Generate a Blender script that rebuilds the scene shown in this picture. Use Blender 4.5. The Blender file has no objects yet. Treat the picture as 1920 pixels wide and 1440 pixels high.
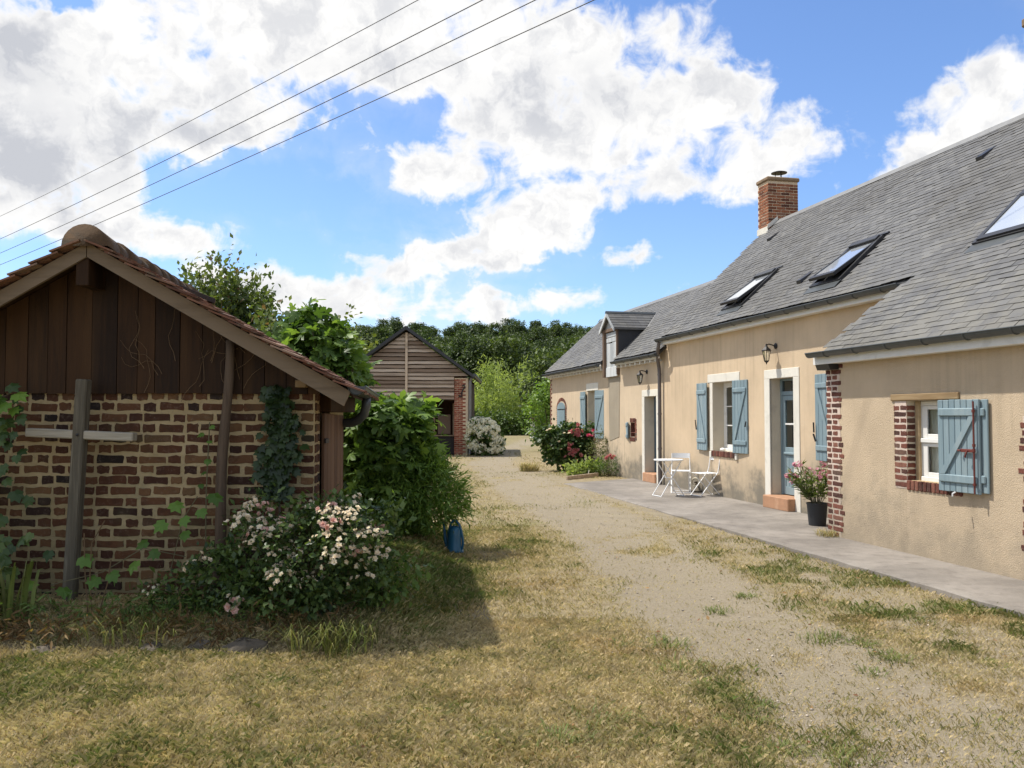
import bpy, math, random
import numpy as np
from mathutils import Matrix, Vector

R = random.Random(7)
rng = np.random.default_rng(7)
PI = math.pi
rad = math.radians
sc = bpy.context.scene
col = sc.collection

# ------------------------------------------------------------------ camera
EYE = 1.70
cam_d = bpy.data.cameras.new('camera')
cam_d.sensor_width = 36.0
cam_d.lens = 30.0
cam_d.clip_start = 0.1
cam_d.clip_end = 3000
cam = bpy.data.objects.new('camera', cam_d)
cam.location = (0, 0, EYE)
cam.rotation_euler = (rad(90) + math.atan(60 / 1600), 0, 0)
col.objects.link(cam)
sc.camera = cam

# ------------------------------------------------------------------ light
SUN_EL = rad(59.5)
SUN_AZ = math.atan2(-0.56, 0.18)          # clockwise from +Y
sun_d = bpy.data.lights.new('sun', 'SUN')
sun_d.energy = 3.3
sun_d.angle = rad(0.8)
sun_d.color = (1.0, 0.95, 0.865)
sun = bpy.data.objects.new('sun', sun_d)
to_sun = Vector((math.sin(SUN_AZ) * math.cos(SUN_EL), math.cos(SUN_AZ) * math.cos(SUN_EL), math.sin(SUN_EL)))
sun.rotation_euler = to_sun.to_track_quat('Z', 'Y').to_euler()
sun.location = (0, 0, 30)
col.objects.link(sun)
sc.view_settings.view_transform = 'Standard'
sc.view_settings.look = 'None'
sc.view_settings.exposure = 0.68
sc.view_settings.gamma = 1.0
sc.cycles.max_bounces = 6
sc.cycles.diffuse_bounces = 3
sc.cycles.glossy_bounces = 3
sc.cycles.transmission_bounces = 5
sc.view_settings.use_curve_mapping = False


class NT:
    """thin wrapper for building node trees"""
    def __init__(s, tree):
        s.t = tree; s.n = tree.nodes; s.l = tree.links

    def new(s, kind, ins=None, **kw):
        n = s.n.new('ShaderNode' + kind)
        for k, v in kw.items():
            setattr(n, k, v)
        for k, v in (ins or {}).items():
            s.set(n.inputs[k], v)
        return n

    def set(s, sock, v):
        if isinstance(v, bpy.types.NodeSocket):
            s.l.new(v, sock)
        else:
            if isinstance(v, (tuple, list)) and len(v) == 3 and sock.type == 'RGBA':
                v = (*v, 1.0)
            sock.default_value = v

    def math(s, op, a, b=0.0, c=None, clamp=False):
        n = s.new('Math', {0: a, 1: b}, operation=op, use_clamp=clamp)
        if c is not None:
            s.set(n.inputs[2], c)
        return n.outputs[0]

    def noise(s, vec, scale, detail=4, rough=0.55, dist=0.0, dims='3D'):
        n = s.new('TexNoise', {'Scale': scale, 'Detail': detail, 'Roughness': rough, 'Distortion': dist}, noise_dimensions=dims)
        if vec is not None:
            s.l.new(vec, n.inputs['Vector'])
        return n.outputs[0]

    def mapping(s, vec, loc=(0, 0, 0), rot=(0, 0, 0), scale=(1, 1, 1), kind='POINT'):
        n = s.new('Mapping', {'Location': loc, 'Rotation': rot, 'Scale': scale}, vector_type=kind)
        s.l.new(vec, n.inputs['Vector'])
        return n.outputs[0]

    def ramp(s, fac, stops, interp='LINEAR'):
        n = s.new('ValToRGB')
        n.color_ramp.interpolation = interp
        e = n.color_ramp.elements
        while len(e) < len(stops):
            e.new(0.5)
        for q, (p, c) in zip(e, stops):
            q.position = p
            q.color = (*c, 1.0) if len(c) == 3 else c
        s.l.new(fac, n.inputs[0])
        return n.outputs[0]

    def step(s, v, a, b, smooth=True):
        n = s.new('MapRange', {0: v, 1: a, 2: b, 3: 0.0, 4: 1.0}, interpolation_type='SMOOTHSTEP' if smooth else 'LINEAR')
        return n.outputs[0]

    def mix(s, fac, a, b, mode='MIX'):
        n = s.new('Mix', data_type='RGBA', blend_type=mode)
        s.set(n.inputs[0], fac); s.set(n.inputs[6], a); s.set(n.inputs[7], b)
        return n.outputs[2]

    def bump(s, h, strength=0.5, dist=0.01, normal=None):
        n = s.new('Bump', {'Strength': strength, 'Distance': dist, 'Height': h})
        if normal is not None:
            s.l.new(normal, n.inputs['Normal'])
        return n.outputs[0]

    def rand(s):
        a = s.new('Attribute', attribute_name='var')
        o = s.new('ObjectInfo')
        return s.math('FRACT', s.math('ADD', a.outputs['Fac'], o.outputs['Random']))

    def attr(s, name):
        return s.new('Attribute', attribute_name=name).outputs['Fac']

    def coord(s, which='Object'):
        return s.new('TexCoord').outputs[which]

    def geo(s, which='Position'):
        return s.new('NewGeometry').outputs[which]

    def sep(s, v):
        n = s.new('SeparateXYZ'); s.l.new(v, n.inputs[0])
        return n.outputs


# ------------------------------------------------------------------ world: clear sky with summer clouds
CLOUDS = [(-21.8, 23.0, 17.8, 5.3, 0, .8), (-27.2, 18.4, 10.2, 3.5, -5, .85), (-18.9, 18.7, 6.0, 2.2, 0, 0.8), (-29.6, 13.9, 4.9, 3.2, 0, 0.9), (-25.2, 13.8, 2.7, 1.4, -15, 0.7), (-23.2, 10.8, 6.7, 1.8, -5, 0.8), (-6.5, 24.8, 9.9, 3.2, 0, 0.75), (4.4, 23.0, 10.2, 4.2, 0, .85), (-5.8, 15.6, 4.3, 1.6, -8, 0.9), (13.2, 20.3, 5.0, 1.2, 12, 0.8), (4.3, 18.8, 9.9, 1.8, 8, 0.75), (9.7, 16.6, 5.9, 2.6, -10, 0.8), (2.9, 14.8, 3.9, 2.7, 20, 0.7), (0.0, 12.1, 5.4, 1.7, 18, 0.9), (-5.0, 10.3, 7.2, 1.6, 12, 0.95), (-11.0, 11.2, 2.1, 0.6, 0, 0.6), (-13.8, 7.6, 5.2, 1.4, -8, 1.15), (-2.2, 7.4, 6.6, 1.2, 3, 1.1), (18.2, 18.3, 3.8, 2.3, 10, 0.85), (16.5, 14.6, 3.6, 1.5, 25, 0.7), (29.4, 18.0, 3.7, 2.7, 20, 1), (25.0, 15.0, 3.7, 1.1, 25, 0.6), (8.6, 10.6, 1.6, 1.0, 0, 0.8), (12.1, 8.6, 1.9, 0.7, 15, 0.7), (-5.8, 19.6, 2.2, 1.3, 60, -0.5), (-16.9, 15.2, 6.5, 1.9, 12, -0.7), (-12.1, 13.2, 5.6, 1.8, 0, -0.5), (20.9, 22.2, 4.6, 3.5, 0, -0.6), (7.9, 12.7, 5.6, 1.5, 0, -0.4), (-28.4, 23.4, 1.7, 0.4, 0, -0.7), (12.8, 11.4, 3.7, 2.4, 0, -0.4), ]
GREYS = [(-29.5, 14.6, 5.0, 2.4, 0, .8), (5.0, 21.0, 7.0, 1.8, 4, 0.5), (-31.5, 20.0, 3.5, 3.0, 0, 0.7), (-22.0, 18.0, 5.0, 1.6, 0, 0.35), (-10.0, 22.0, 5.0, 1.5, 0, 0.3)]
world = bpy.data.worlds.new('World')
sc.world = world
world.use_nodes = True
w = NT(world.node_tree)
w.n.clear()
SKY_STRENGTH = 0.11
sky = w.new('TexSky', sky_type='NISHITA')
sky.sun_disc = False
sky.sun_elevation = SUN_EL
sky.sun_rotation = SUN_AZ
sky.altitude = 100
sky.air_density = 1.0
sky.dust_density = 0.6
sky.ozone_density = 2.2
d = w.coord('Generated')
dx, dy, dz = w.sep(d)
az = w.math('MULTIPLY', w.math('ARCTAN2', dx, dy), 180 / PI)
el = w.math('MULTIPLY', w.math('ARCSINE', dz), 180 / PI)
ae = w.new('CombineXYZ', {0: az, 1: el, 2: 0.0}).outputs[0]
# cloud-deck coordinates: the deck seen in perspective, compressed towards the horizon
k = w.math('DIVIDE', 1.0, w.math('ADD', w.math('MAXIMUM', dz, 0.0), 0.22))
deck = w.new('CombineXYZ', {0: w.math('MULTIPLY', dx, k), 1: w.math('MULTIPLY', dy, k), 2: 0.0}).outputs[0]
warp = w.new('TexNoise', {'Scale': 0.35, 'Detail': 4.0, 'Roughness': 0.6}, noise_dimensions='2D')
w.l.new(ae, warp.inputs['Vector'])
wv = w.new('VectorMath', {0: warp.outputs['Color'], 1: (0.5, 0.5, 0.5)}, operation='SUBTRACT').outputs[0]
wv = w.new('VectorMath', {0: wv, 1: (3.4, 2.0, 0.0)}, operation='MULTIPLY').outputs[0]
aew = w.new('VectorMath', {0: ae, 1: wv}, operation='ADD').outputs[0]


def blobs(lst, vec):
    tot = None
    for a, e, ra, re, rot, wt in lst:
        m = w.mapping(vec, (a, e, 0), (0, 0, rad(rot)), (ra * 1.55, re * 1.55, 1), 'TEXTURE')
        g = w.new('TexGradient', {0: m}, gradient_type='SPHERICAL').outputs['Fac']
        tot = w.math('MULTIPLY_ADD', g, wt * 1.12, 0.0 if tot is None else tot)
    return tot


inview = blobs(CLOUDS, aew)
# elsewhere in the sky the same kind of broken cloud goes on
beyond = w.math('MAXIMUM', w.step(w.math('ABSOLUTE', az), 33, 45), w.step(el, 25, 33))
base = w.math('ADD', w.math('MULTIPLY', w.noise(deck, 1.3, 2, 0.5, 0, '2D'), 1.5), -0.22)
cover = w.new('Mix', {0: beyond, 2: w.math('MINIMUM', inview, 1.0), 3: base}, data_type='FLOAT').outputs[0]
f1 = w.noise(deck, 2.6, 6, 0.56, 0.3, '2D')
f2 = w.noise(ae, 0.42, 5, 0.58, 0.3, '2D')
fb = w.math('ADD', w.math('MULTIPLY', f1, 0.55), w.math('MULTIPLY', f2, 0.45))
dens = w.math('ADD', cover, w.math('MULTIPLY', w.math('SUBTRACT', fb, 0.5), 2.9))
alpha = w.step(dens, 0.26, 0.78)
thin = w.math('MULTIPLY', w.step(w.noise(deck, 0.9, 3, 0.6, 0, '2D'), 0.4, 0.75), 0.30)
alpha = w.math('MAXIMUM', alpha, w.math('MULTIPLY', thin, w.step(dens, -0.35, 0.5)))
shade = w.math('ADD', blobs(GREYS, aew), w.math('MULTIPLY', w.step(w.noise(aew, 0.30, 5, 0.62, 0, '2D'), 0.38, 0.70), 0.62), clamp=True)
shade = w.math('MULTIPLY', shade, w.step(dens, 0.45, 1.1))
cw = 0.655 / SKY_STRENGTH
cg = 0.40 / SKY_STRENGTH
cloud = w.mix(shade, (cw, cw * .992, cw * .978, 1), (cg * 0.95, cg * 0.98, cg * 1.06, 1))
skyc = w.mix(1.0, sky.outputs[0], (.82, .95, 1.16, 1), 'MULTIPLY')
final = w.mix(alpha, skyc, cloud)
bg = w.new('Background', {'Color': final, 'Strength': SKY_STRENGTH})
wo = w.new('OutputWorld')
w.l.new(bg.outputs[0], wo.inputs['Surface'])
world.cycles.sampling_method = 'MANUAL'
world.cycles.sample_map_resolution = 512

# ------------------------------------------------------------------ mesh helpers
class MB:
    """collects pieces; build() links them as ONE mesh object"""
    def __init__(s):
        s.v = []; s.f = []; s.m = []; s.r = []

    def add(s, verts, faces, mat=0, var=0.0, T=None):
        o = len(s.v)
        if T is not None:
            verts = [tuple(T @ Vector(p)) for p in verts]
        s.v += [tuple(p) for p in verts]
        s.r += [var] * len(verts)
        s.f += [tuple(i + o for i in f) for f in faces]
        s.m += [mat] * len(faces)
        return s

    def box(s, x0, x1, y0, y1, z0, z1, mat=0, var=0.0, T=None):
        v = [(x0, y0, z0), (x1, y0, z0), (x1, y1, z0), (x0, y1, z0), (x0, y0, z1), (x1, y0, z1), (x1, y1, z1), (x0, y1, z1)]
        return s.add(v, [(0, 3, 2, 1), (4, 5, 6, 7), (0, 1, 5, 4), (1, 2, 6, 5), (2, 3, 7, 6), (3, 0, 4, 7)], mat, var, T)

    def cbox(s, x0, x1, y0, y1, z0, z1, c=0.006, mat=0, var=0.0, T=None):
        """box with chamfered edges"""
        lo = (min(x0, x1), min(y0, y1), min(z0, z1)); hi = (max(x0, x1), max(y0, y1), max(z0, z1))
        c = min(c, *[(hi[i] - lo[i]) * .45 for i in range(3)])
        V = []; idx = {}
        for sx in (0, 1):
            for sy in (0, 1):
                for sz in (0, 1):
                    sg = (sx, sy, sz)
                    for ax in range(3):
                        p = [(hi[i] - (0 if i == ax else c)) if sg[i] else (lo[i] + (0 if i == ax else c)) for i in range(3)]
                        idx[(sg, ax)] = len(V); V.append(tuple(p))
        F = []
        for ax in range(3):
            a, b = [(1, 2), (2, 0), (0, 1)][ax]
            for sgn in (0, 1):
                q = []
                for (p, r) in ((0, 0), (1, 0), (1, 1), (0, 1)):
                    k = [0, 0, 0]; k[ax] = sgn; k[a] = p; k[b] = r
                    q.append(idx[(tuple(k), ax)])
                F.append(tuple(q if sgn else q[::-1]))
        for ax in range(3):                     # edges running along ax
            a, b = [(1, 2), (2, 0), (0, 1)][ax]
            for p in (0, 1):
                for r in (0, 1):
                    k0 = [0, 0, 0]; k1 = [0, 0, 0]
                    k0[a] = k1[a] = p; k0[b] = k1[b] = r; k1[ax] = 1
                    q = [idx[(tuple(k0), a)], idx[(tuple(k1), a)], idx[(tuple(k1), b)], idx[(tuple(k0), b)]]
                    F.append(tuple(q if (p == r) == False else q[::-1]))
        for sx in (0, 1):
            for sy in (0, 1):
                for sz in (0, 1):
                    q = [idx[((sx, sy, sz), i)] for i in range(3)]
                    F.append(tuple(q if (sx + sy + sz) % 2 else q[::-1]))
        return s.add(V, F, mat, var, T)

    def prism(s, pts, ext, mat=0, var=0.0, T=None):
        """3-D polygon extruded by a vector"""
        n = len(pts); e = Vector(ext)
        v = [tuple(p) for p in pts] + [tuple(Vector(p) + e) for p in pts]
        f = [tuple(range(n))[::-1], tuple(range(n, 2 * n))] + [(i, (i + 1) % n, (i + 1) % n + n, i + n) for i in range(n)]
        return s.add(v, f, mat, var, T)

    def tube(s, pts, radii, n=8, mat=0, var=0.0, caps=True, T=None):
        P = [Vector(p) for p in pts]
        if not isinstance(radii, (list, tuple)):
            radii = [radii] * len(P)
        V = []; F = []; up = None
        for i, p in enumerate(P):
            t = (P[min(i + 1, len(P) - 1)] - P[max(i - 1, 0)])
            t = t.normalized() if t.length > 1e-9 else Vector((0, 0, 1))
            if up is None:
                a = Vector((0, 0, 1)) if abs(t.z) < .9 else Vector((1, 0, 0))
                x = t.cross(a).normalized()
            else:
                x = (up - t * up.dot(t))
                x = x.normalized() if x.length > 1e-6 else t.orthogonal().normalized()
            up = x
            y = t.cross(x)
            for j in range(n):
                an = 2 * PI * j / n
                V.append(tuple(p + (x * math.cos(an) + y * math.sin(an)) * radii[i]))
        for i in range(len(P) - 1):
            for j in range(n):
                F.append((i * n + j, i * n + (j + 1) % n, (i + 1) * n + (j + 1) % n, (i + 1) * n + j))
        if caps:
            F.append(tuple(range(n))[::-1]); F.append(tuple((len(P) - 1) * n + j for j in range(n)))
        return s.add(V, F, mat, var, T)

    def lathe(s, prof, n=24, mat=0, var=0.0, T=None, caps=True):
        V = []; F = []
        for r, z in prof:
            for j in range(n):
                an = 2 * PI * j / n
                V.append((r * math.cos(an), r * math.sin(an), z))
        for i in range(len(prof) - 1):
            for j in range(n):
                F.append((i * n + j, i * n + (j + 1) % n, (i + 1) * n + (j + 1) % n, (i + 1) * n + j))
        if caps:
            F.append(tuple(range(n))[::-1]); F.append(tuple((len(prof) - 1) * n + j for j in range(n)))
        return s.add(V, F, mat, var, T)

    def mesh(s, name, mats, origin=(0, 0, 0), smooth=False):
        me = bpy.data.meshes.new(name)
        ox, oy, oz = origin
        me.from_pydata([(a - ox, b - oy, c - oz) for a, b, c in s.v], [], s.f)
        if not isinstance(mats, (list, tuple)):
            mats = [mats]
        for q in mats:
            me.materials.append(q)
        if len(mats) > 1:
            me.polygons.foreach_set('material_index', s.m)
        at = me.attributes.new('var', 'FLOAT', 'POINT')
        at.data.foreach_set('value', s.r)
        if smooth:
            me.polygons.foreach_set('use_smooth', [True] * len(s.f))
        me.update()
        return me

    def build(s, name, mats, parent=None, origin=(0, 0, 0), smooth=False, **kw):
        return link(name, s.mesh(name, mats, origin, smooth), parent, **kw)


def link(name, data, parent=None, M=None, label=None, cat=None, group=None, kind=None):
    o = bpy.data.objects.new(name, data)
    col.objects.link(o)
    if parent is not None:
        o.parent = parent
    if M is not None:
        o.matrix_local = M
    if label: o['label'] = label
    if cat: o['category'] = cat
    if group: o['group'] = group
    if kind: o['kind'] = kind
    return o


def thing(name, label, cat, loc=(0, 0, 0), rotz=0.0, group=None):
    o = bpy.data.objects.new(name, None)
    o.empty_display_size = 0.2
    col.objects.link(o)
    o.location = loc; o.rotation_euler = (0, 0, rotz)
    o['label'] = label; o['category'] = cat
    if group: o['group'] = group
    return o


def smooth01(x, a, b):
    t = np.clip((np.asarray(x, float) - a) / (b - a), 0, 1)
    return t * t * (3 - 2 * t)


def vnoise(x, y, seed=0):
    x = np.asarray(x, float); y = np.asarray(y, float)
    xi = np.floor(x).astype(np.int64); yi = np.floor(y).astype(np.int64)
    fx = x - xi; fy = y - yi
    fx = fx * fx * (3 - 2 * fx); fy = fy * fy * (3 - 2 * fy)

    def h(i, j):
        n = (i * 374761393 + j * 668265263 + seed * 1442695041) & 0xFFFFFFFF
        n = ((n ^ (n >> 13)) * 1274126177) & 0xFFFFFFFF
        return ((n ^ (n >> 16)) & 0xFFFF) / 65535.0
    return (h(xi, yi) * (1 - fx) + h(xi + 1, yi) * fx) * (1 - fy) + (h(xi, yi + 1) * (1 - fx) + h(xi + 1, yi + 1) * fx) * fy


def fbm(x, y, seed=0, o=4):
    s = 0; a = .5
    for i in range(o):
        s = s + a * vnoise(np.asarray(x) * 2 ** i, np.asarray(y) * 2 ** i, seed + i * 17); a *= .5
    return s / (1 - .5 ** o)


def np_mesh(name, V, F, mats, var, nper=None):
    """fast mesh from numpy; F (n,k) faces of one size"""
    me = bpy.data.meshes.new(name)
    V = np.ascontiguousarray(V, np.float32); F = np.ascontiguousarray(F, np.int32)
    me.vertices.add(len(V)); me.vertices.foreach_set('co', V.ravel())
    k = F.shape[1]
    me.loops.add(F.size); me.loops.foreach_set('vertex_index', F.ravel())
    me.polygons.add(len(F))
    me.polygons.foreach_set('loop_start', np.arange(0, F.size, k, dtype=np.int32))
    me.materials.append(mats)
    at = me.attributes.new('var', 'FLOAT', 'POINT')
    at.data.foreach_set('value', np.ascontiguousarray(var, np.float32))
    me.update(calc_edges=True)
    return me


def norm(a):
    return a / np.maximum(np.linalg.norm(a, axis=-1, keepdims=True), 1e-9)


SIMPLE = (np.array([(0, 0, 0), (.30, .45, .07), (0, 1, -.06), (-.30, .45, .07)]), np.array([(0, 1, 2), (0, 2, 3)]))
NARROW = (np.array([(0, 0, 0), (.10, .45, .03), (0, 1, -.10), (-.10, .45, .03)]), np.array([(0, 1, 2), (0, 2, 3)]))
ROUND = (np.array([(0, 0, 0), (.36, .2, .05), (.38, .65, .05), (0, 1, -.08), (-.38, .65, .05), (-.36, .2, .05)]), np.array([(0, 1, 2), (0, 2, 3), (0, 3, 4), (0, 4, 5)]))


def lobed(pts, cy=.3, droop=.22):
    P = [(0, cy, .0)] + [(x, y, -droop * (x * x + (y - cy) ** 2) * 1.5) for x, y in pts]
    n = len(pts)
    return np.array(P), np.array([(0, i + 1, (i + 1) % n + 1) for i in range(n)])


FIG = lobed([(0, -.02), (.20, -.10), (.50, .02), (.36, .22), (.34, .28), (.66, .58), (.46, .64), (.20, .44), (.24, .84), (0, 1.06), (-.24, .84), (-.20, .44), (-.46, .64), (-.66, .58), (-.34, .28), (-.36, .22), (-.50, .02), (-.20, -.10)])
VINE = lobed([(0, .0), (.26, -.14), (.40, .06), (.56, .24), (.40, .40), (.48, .66), (.22, .64), (.0, 1.0), (-.22, .64), (-.48, .66), (-.40, .40), (-.56, .24), (-.40, .06), (-.26, -.14)])


def leaf_mesh(name, P, A, N, S, tmpl, mat, var):
    """leaves: base points P, axis A, normal N, size S"""
    tv, tf = tmpl
    A = norm(A); N = N - A * np.sum(N * A, axis=1, keepdims=True); N = norm(N)
    B = np.cross(A, N)
    V = (P[:, None, :] + S[:, None, None] * (tv[None, :, 0:1] * B[:, None, :] + tv[None, :, 1:2] * A[:, None, :] + tv[None, :, 2:3] * N[:, None, :]))
    n = len(P); kv = len(tv)
    F = (tf[None] + (np.arange(n) * kv)[:, None, None]).reshape(-1, 3)
    return np_mesh(name, V.reshape(-1, 3), F, mat, np.repeat(var, kv))


def crown(blobs_, n_cl, per, size, cl_r, seed, inner=.55, flat=.7, up=.5, drop=.2):
    """clumped foliage in a set of ellipsoids -> P,A,N,S,var, cluster centres"""
    g = np.random.default_rng(seed)
    bl = np.array(blobs_, float)
    wgt = bl[:, 3] * bl[:, 4] * bl[:, 5]; wgt = wgt ** (2 / 3); wgt /= wgt.sum()
    bi = g.choice(len(bl), n_cl, p=wgt)
    dv = norm(g.normal(size=(n_cl, 3)))
    rr = inner + (1 - inner) * g.random(n_cl) ** .6
    C = bl[bi, :3] + dv * bl[bi, 3:6] * rr[:, None]
    m = g.poisson(per, n_cl) + 1
    ci = np.repeat(np.arange(n_cl), m); n = len(ci)
    off = g.normal(size=(n, 3)) * cl_r * np.array([1, 1, flat]) * (0.6 + .8 * g.random(n_cl))[ci][:, None]
    P = C[ci] + off
    out = norm(dv[ci] + norm(off + 1e-6) * .8)
    A = norm(out * .8 + g.normal(size=(n, 3)) * .7 + np.array([0, 0, -drop]))
    N = norm(np.array([0, 0, up]) + out * .5 + g.normal(size=(n, 3)) * .45)
    S = size * (.6 + .8 * g.random(n))
    var = np.clip(.5 + (g.random(n_cl)[ci] - .5) * .5 + (g.random(n) - .5) * .5, 0, .999)
    return P, A, N, S, var, C


def branches(base, targets, r0, seed, n=6, wig=.12, fork=.45):
    """limbs from a base point to the given targets, via a forking height"""
    g = random.Random(seed); mb = MB()
    b = Vector(base)
    for t in targets:
        t = Vector(t); L = (t - b).length
        pts = []; rs = []
        k = 6
        for i in range(k + 1):
            f = i / k
            p = b.lerp(t, f)
            p.x = b.x + (t.x - b.x) * f ** 1.5; p.y = b.y + (t.y - b.y) * f ** 1.5
            if 0 < i < k:
                p += Vector((g.gauss(0, 1), g.gauss(0, 1), g.gauss(0, .6))) * wig * L * .12
            pts.append(p); rs.append(r0 * (1 - .86 * f))
        mb.tube(pts, rs, n, var=g.random(), caps=False)
    return mb

# ------------------------------------------------------------------ materials
def material(name):
    m = bpy.data.materials.new(name)
    m.use_nodes = True
    t = NT(m.node_tree)
    b = t.n['Principled BSDF']
    return m, t, b


def plain(name, c, rough=.6, metal=0.0, var=.12, scale=9.0, bump=.15, bscale=60.0, spec=.5, dirt=None):
    m, t, b = material(name)
    co = t.coord()
    n = t.noise(co, scale, 5, .6)
    r = t.rand()
    fac = t.math('ADD', t.math('MULTIPLY', t.math('SUBTRACT', n, .5), var * 3), t.math('MULTIPLY', t.math('SUBTRACT', r, .5), var))
    k = t.math('ADD', 1.0, fac)
    cc = t.new('VectorMath', {0: c, 1: k}, operation='SCALE'); t.set(cc.inputs['Scale'], k)
    colr = cc.outputs[0]
    if dirt:
        colr = t.mix(t.math('MULTIPLY', t.step(t.noise(co, scale * .6, 6, .65), .52, .74), dirt[1]), colr, dirt[0])
    t.set(b.inputs['Base Color'], colr)
    b.inputs['Roughness'].default_value = rough
    b.inputs['Metallic'].default_value = metal
    b.inputs['Specular IOR Level'].default_value = spec
    if bump:
        t.set(b.inputs['Normal'], t.bump(t.noise(co, bscale, 4, .6), bump, .01))
    return m


def plaster(name, c, rough_scale, bump, stain=1.0):
    m, t, b = material(name)
    co = t.coord()
    x, y, z = t.sep(co)
    big = t.noise(co, .9, 5, .6)
    mid = t.noise(co, 5.0, 5, .6)
    col1 = t.mix(t.step(big, .3, .7), tuple(q * .90 for q in c), tuple(min(q * 1.07, .9) for q in c))
    col1 = t.mix(t.math('MULTIPLY', t.step(mid, .45, .75), .18), col1, (c[0] * .78, c[1] * .77, c[2] * .80))
    # rain streaks running down the render
    st = t.noise(t.mapping(co, scale=(9, 9, .35)), 1.0, 5, .6)
    st2 = t.noise(co, .55, 3, .5)
    streak = t.math('MULTIPLY', t.step(st, .46, .72), t.step(st2, .34, .60))
    col1 = t.mix(t.math('MULTIPLY', streak, .45), col1, (c[0] * .62, c[1] * .62, c[2] * .62))
    # grey mould on the damp foot of the wall
    mo = t.noise(co, 1.7, 6, .68)
    foot = t.math('SUBTRACT', t.math('ADD', t.math('MULTIPLY', mo, 1.6), .02), t.math('MULTIPLY', z, .55))
    foot = t.math('MULTIPLY', t.step(foot, .34, .80), .85 * stain)
    haze_ = t.math('SUBTRACT', t.math('ADD', t.math('MULTIPLY', t.noise(co, .8, 4, .6), 1.3), .32), t.math('MULTIPLY', z, .55))
    col1 = t.mix(t.math('MULTIPLY', t.step(haze_, .25, .85), .55 * stain), col1, (.36, .305, .225))
    col1 = t.mix(foot, col1, (.17, .155, .125))
    t.set(b.inputs['Base Color'], col1)
    b.inputs['Roughness'].default_value = .93
    b.inputs['Specular IOR Level'].default_value = .2
    h = t.math('ADD', t.noise(co, rough_scale, 4, .7), t.math('MULTIPLY', t.noise(co, 3.0, 3, .5), .6))
    t.set(b.inputs['Normal'], t.bump(h, bump, .02))
    return m


def brick_mat(name, stops, speck=.35, moss=.0):
    m, t, b = material(name)
    co = t.coord(); r = t.rand()
    c = t.ramp(r, stops, 'LINEAR')
    wp = t.geo()
    n = t.noise(wp, 38, 5, .7)
    c = t.mix(t.math('MULTIPLY', t.step(n, .5, .75), speck), c, (.30, .23, .17))
    n2 = t.noise(wp, 9, 5, .65)
    c = t.mix(t.math('MULTIPLY', t.step(n2, .45, .75), .45), c, (.025, .014, .010))
    if moss:
        c = t.mix(t.math('MULTIPLY', t.step(t.noise(wp, 2.1, 5, .65), .5, .72), moss), c, (.10, .10, .045))
    t.set(b.inputs['Base Color'], c)
    b.inputs['Roughness'].default_value = .9
    b.inputs['Specular IOR Level'].default_value = .25
    t.set(b.inputs['Normal'], t.bump(t.noise(wp, 75, 5, .7), .55, .012))
    return m


def wood(name, c1, c2, grain=(14, 14, 1.2), rough=.8, bump=.5, wear=None, use_rand=.35):
    """grain runs along the axis with the small scale"""
    m, t, b = material(name)
    co = t.coord(); r = t.rand()
    off = t.new('CombineXYZ', {0: t.math('MULTIPLY', r, 37.0), 1: t.math('MULTIPLY', r, 19.0), 2: t.math('MULTIPLY', r, 11.0)}).outputs[0]
    v = t.new('VectorMath', {0: co, 1: off}, operation='ADD').outputs[0]
    g = t.noise(t.mapping(v, scale=grain), 1.6, 6, .65, .4)
    g2 = t.noise(t.mapping(v, scale=tuple(q * .3 for q in grain)), 1.0, 4, .55)
    f = t.math('ADD', t.math('MULTIPLY', g, .65), t.math('MULTIPLY', g2, .35))
    f = t.math('ADD', f, t.math('MULTIPLY', t.math('SUBTRACT', r, .5), use_rand))
    c = t.mix(t.step(f, .28, .72), c1, c2)
    if wear:
        c = t.mix(t.math('MULTIPLY', t.step(g2, .50, .72), wear[1]), c, wear[0])
    t.set(b.inputs['Base Color'], c)
    b.inputs['Roughness'].default_value = rough
    b.inputs['Specular IOR Level'].default_value = .25
    t.set(b.inputs['Normal'], t.bump(g, bump, .008))
    return m


def foliage(name, dark, mid, light, rough=.5, trans=.32, dead=None):
    m, t, b = material(name)
    r = t.rand()
    stops = [(0.0, dark), (.5, mid), (1.0, light)]
    if dead:
        stops = [(0.0, dark), (.5, mid), (.93, light), (.97, dead)]
    c = t.ramp(r, stops)
    n = t.noise(t.geo(), 3.0, 3, .5)
    c = t.mix(1.0, c, t.mix(n, (.75, .75, .75, 1), (1.2, 1.2, 1.1, 1)), 'MULTIPLY')
    t.set(b.inputs['Base Color'], c)
    b.inputs['Roughness'].default_value = rough
    b.inputs['Specular IOR Level'].default_value = .35
    tr = t.new('BsdfTranslucent', {'Color': t.mix(1.0, c, (1.5, 1.55, .7, 1), 'MULTIPLY')})
    mx = t.new('MixShader', {0: trans, 1: b.outputs[0], 2: tr.outputs[0]})
    t.l.new(mx.outputs[0], t.n['Material Output'].inputs['Surface'])
    return m


def petal(name, a, b_, trans=.45):
    m, t, b = material(name)
    c = t.ramp(t.rand(), [(0.0, a), (1.0, b_)])
    t.set(b.inputs['Base Color'], c)
    b.inputs['Roughness'].default_value = .65
    tr = t.new('BsdfTranslucent', {'Color': c})
    mx = t.new('MixShader', {0: trans, 1: b.outputs[0], 2: tr.outputs[0]})
    t.l.new(mx.outputs[0], t.n['Material Output'].inputs['Surface'])
    return m


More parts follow.
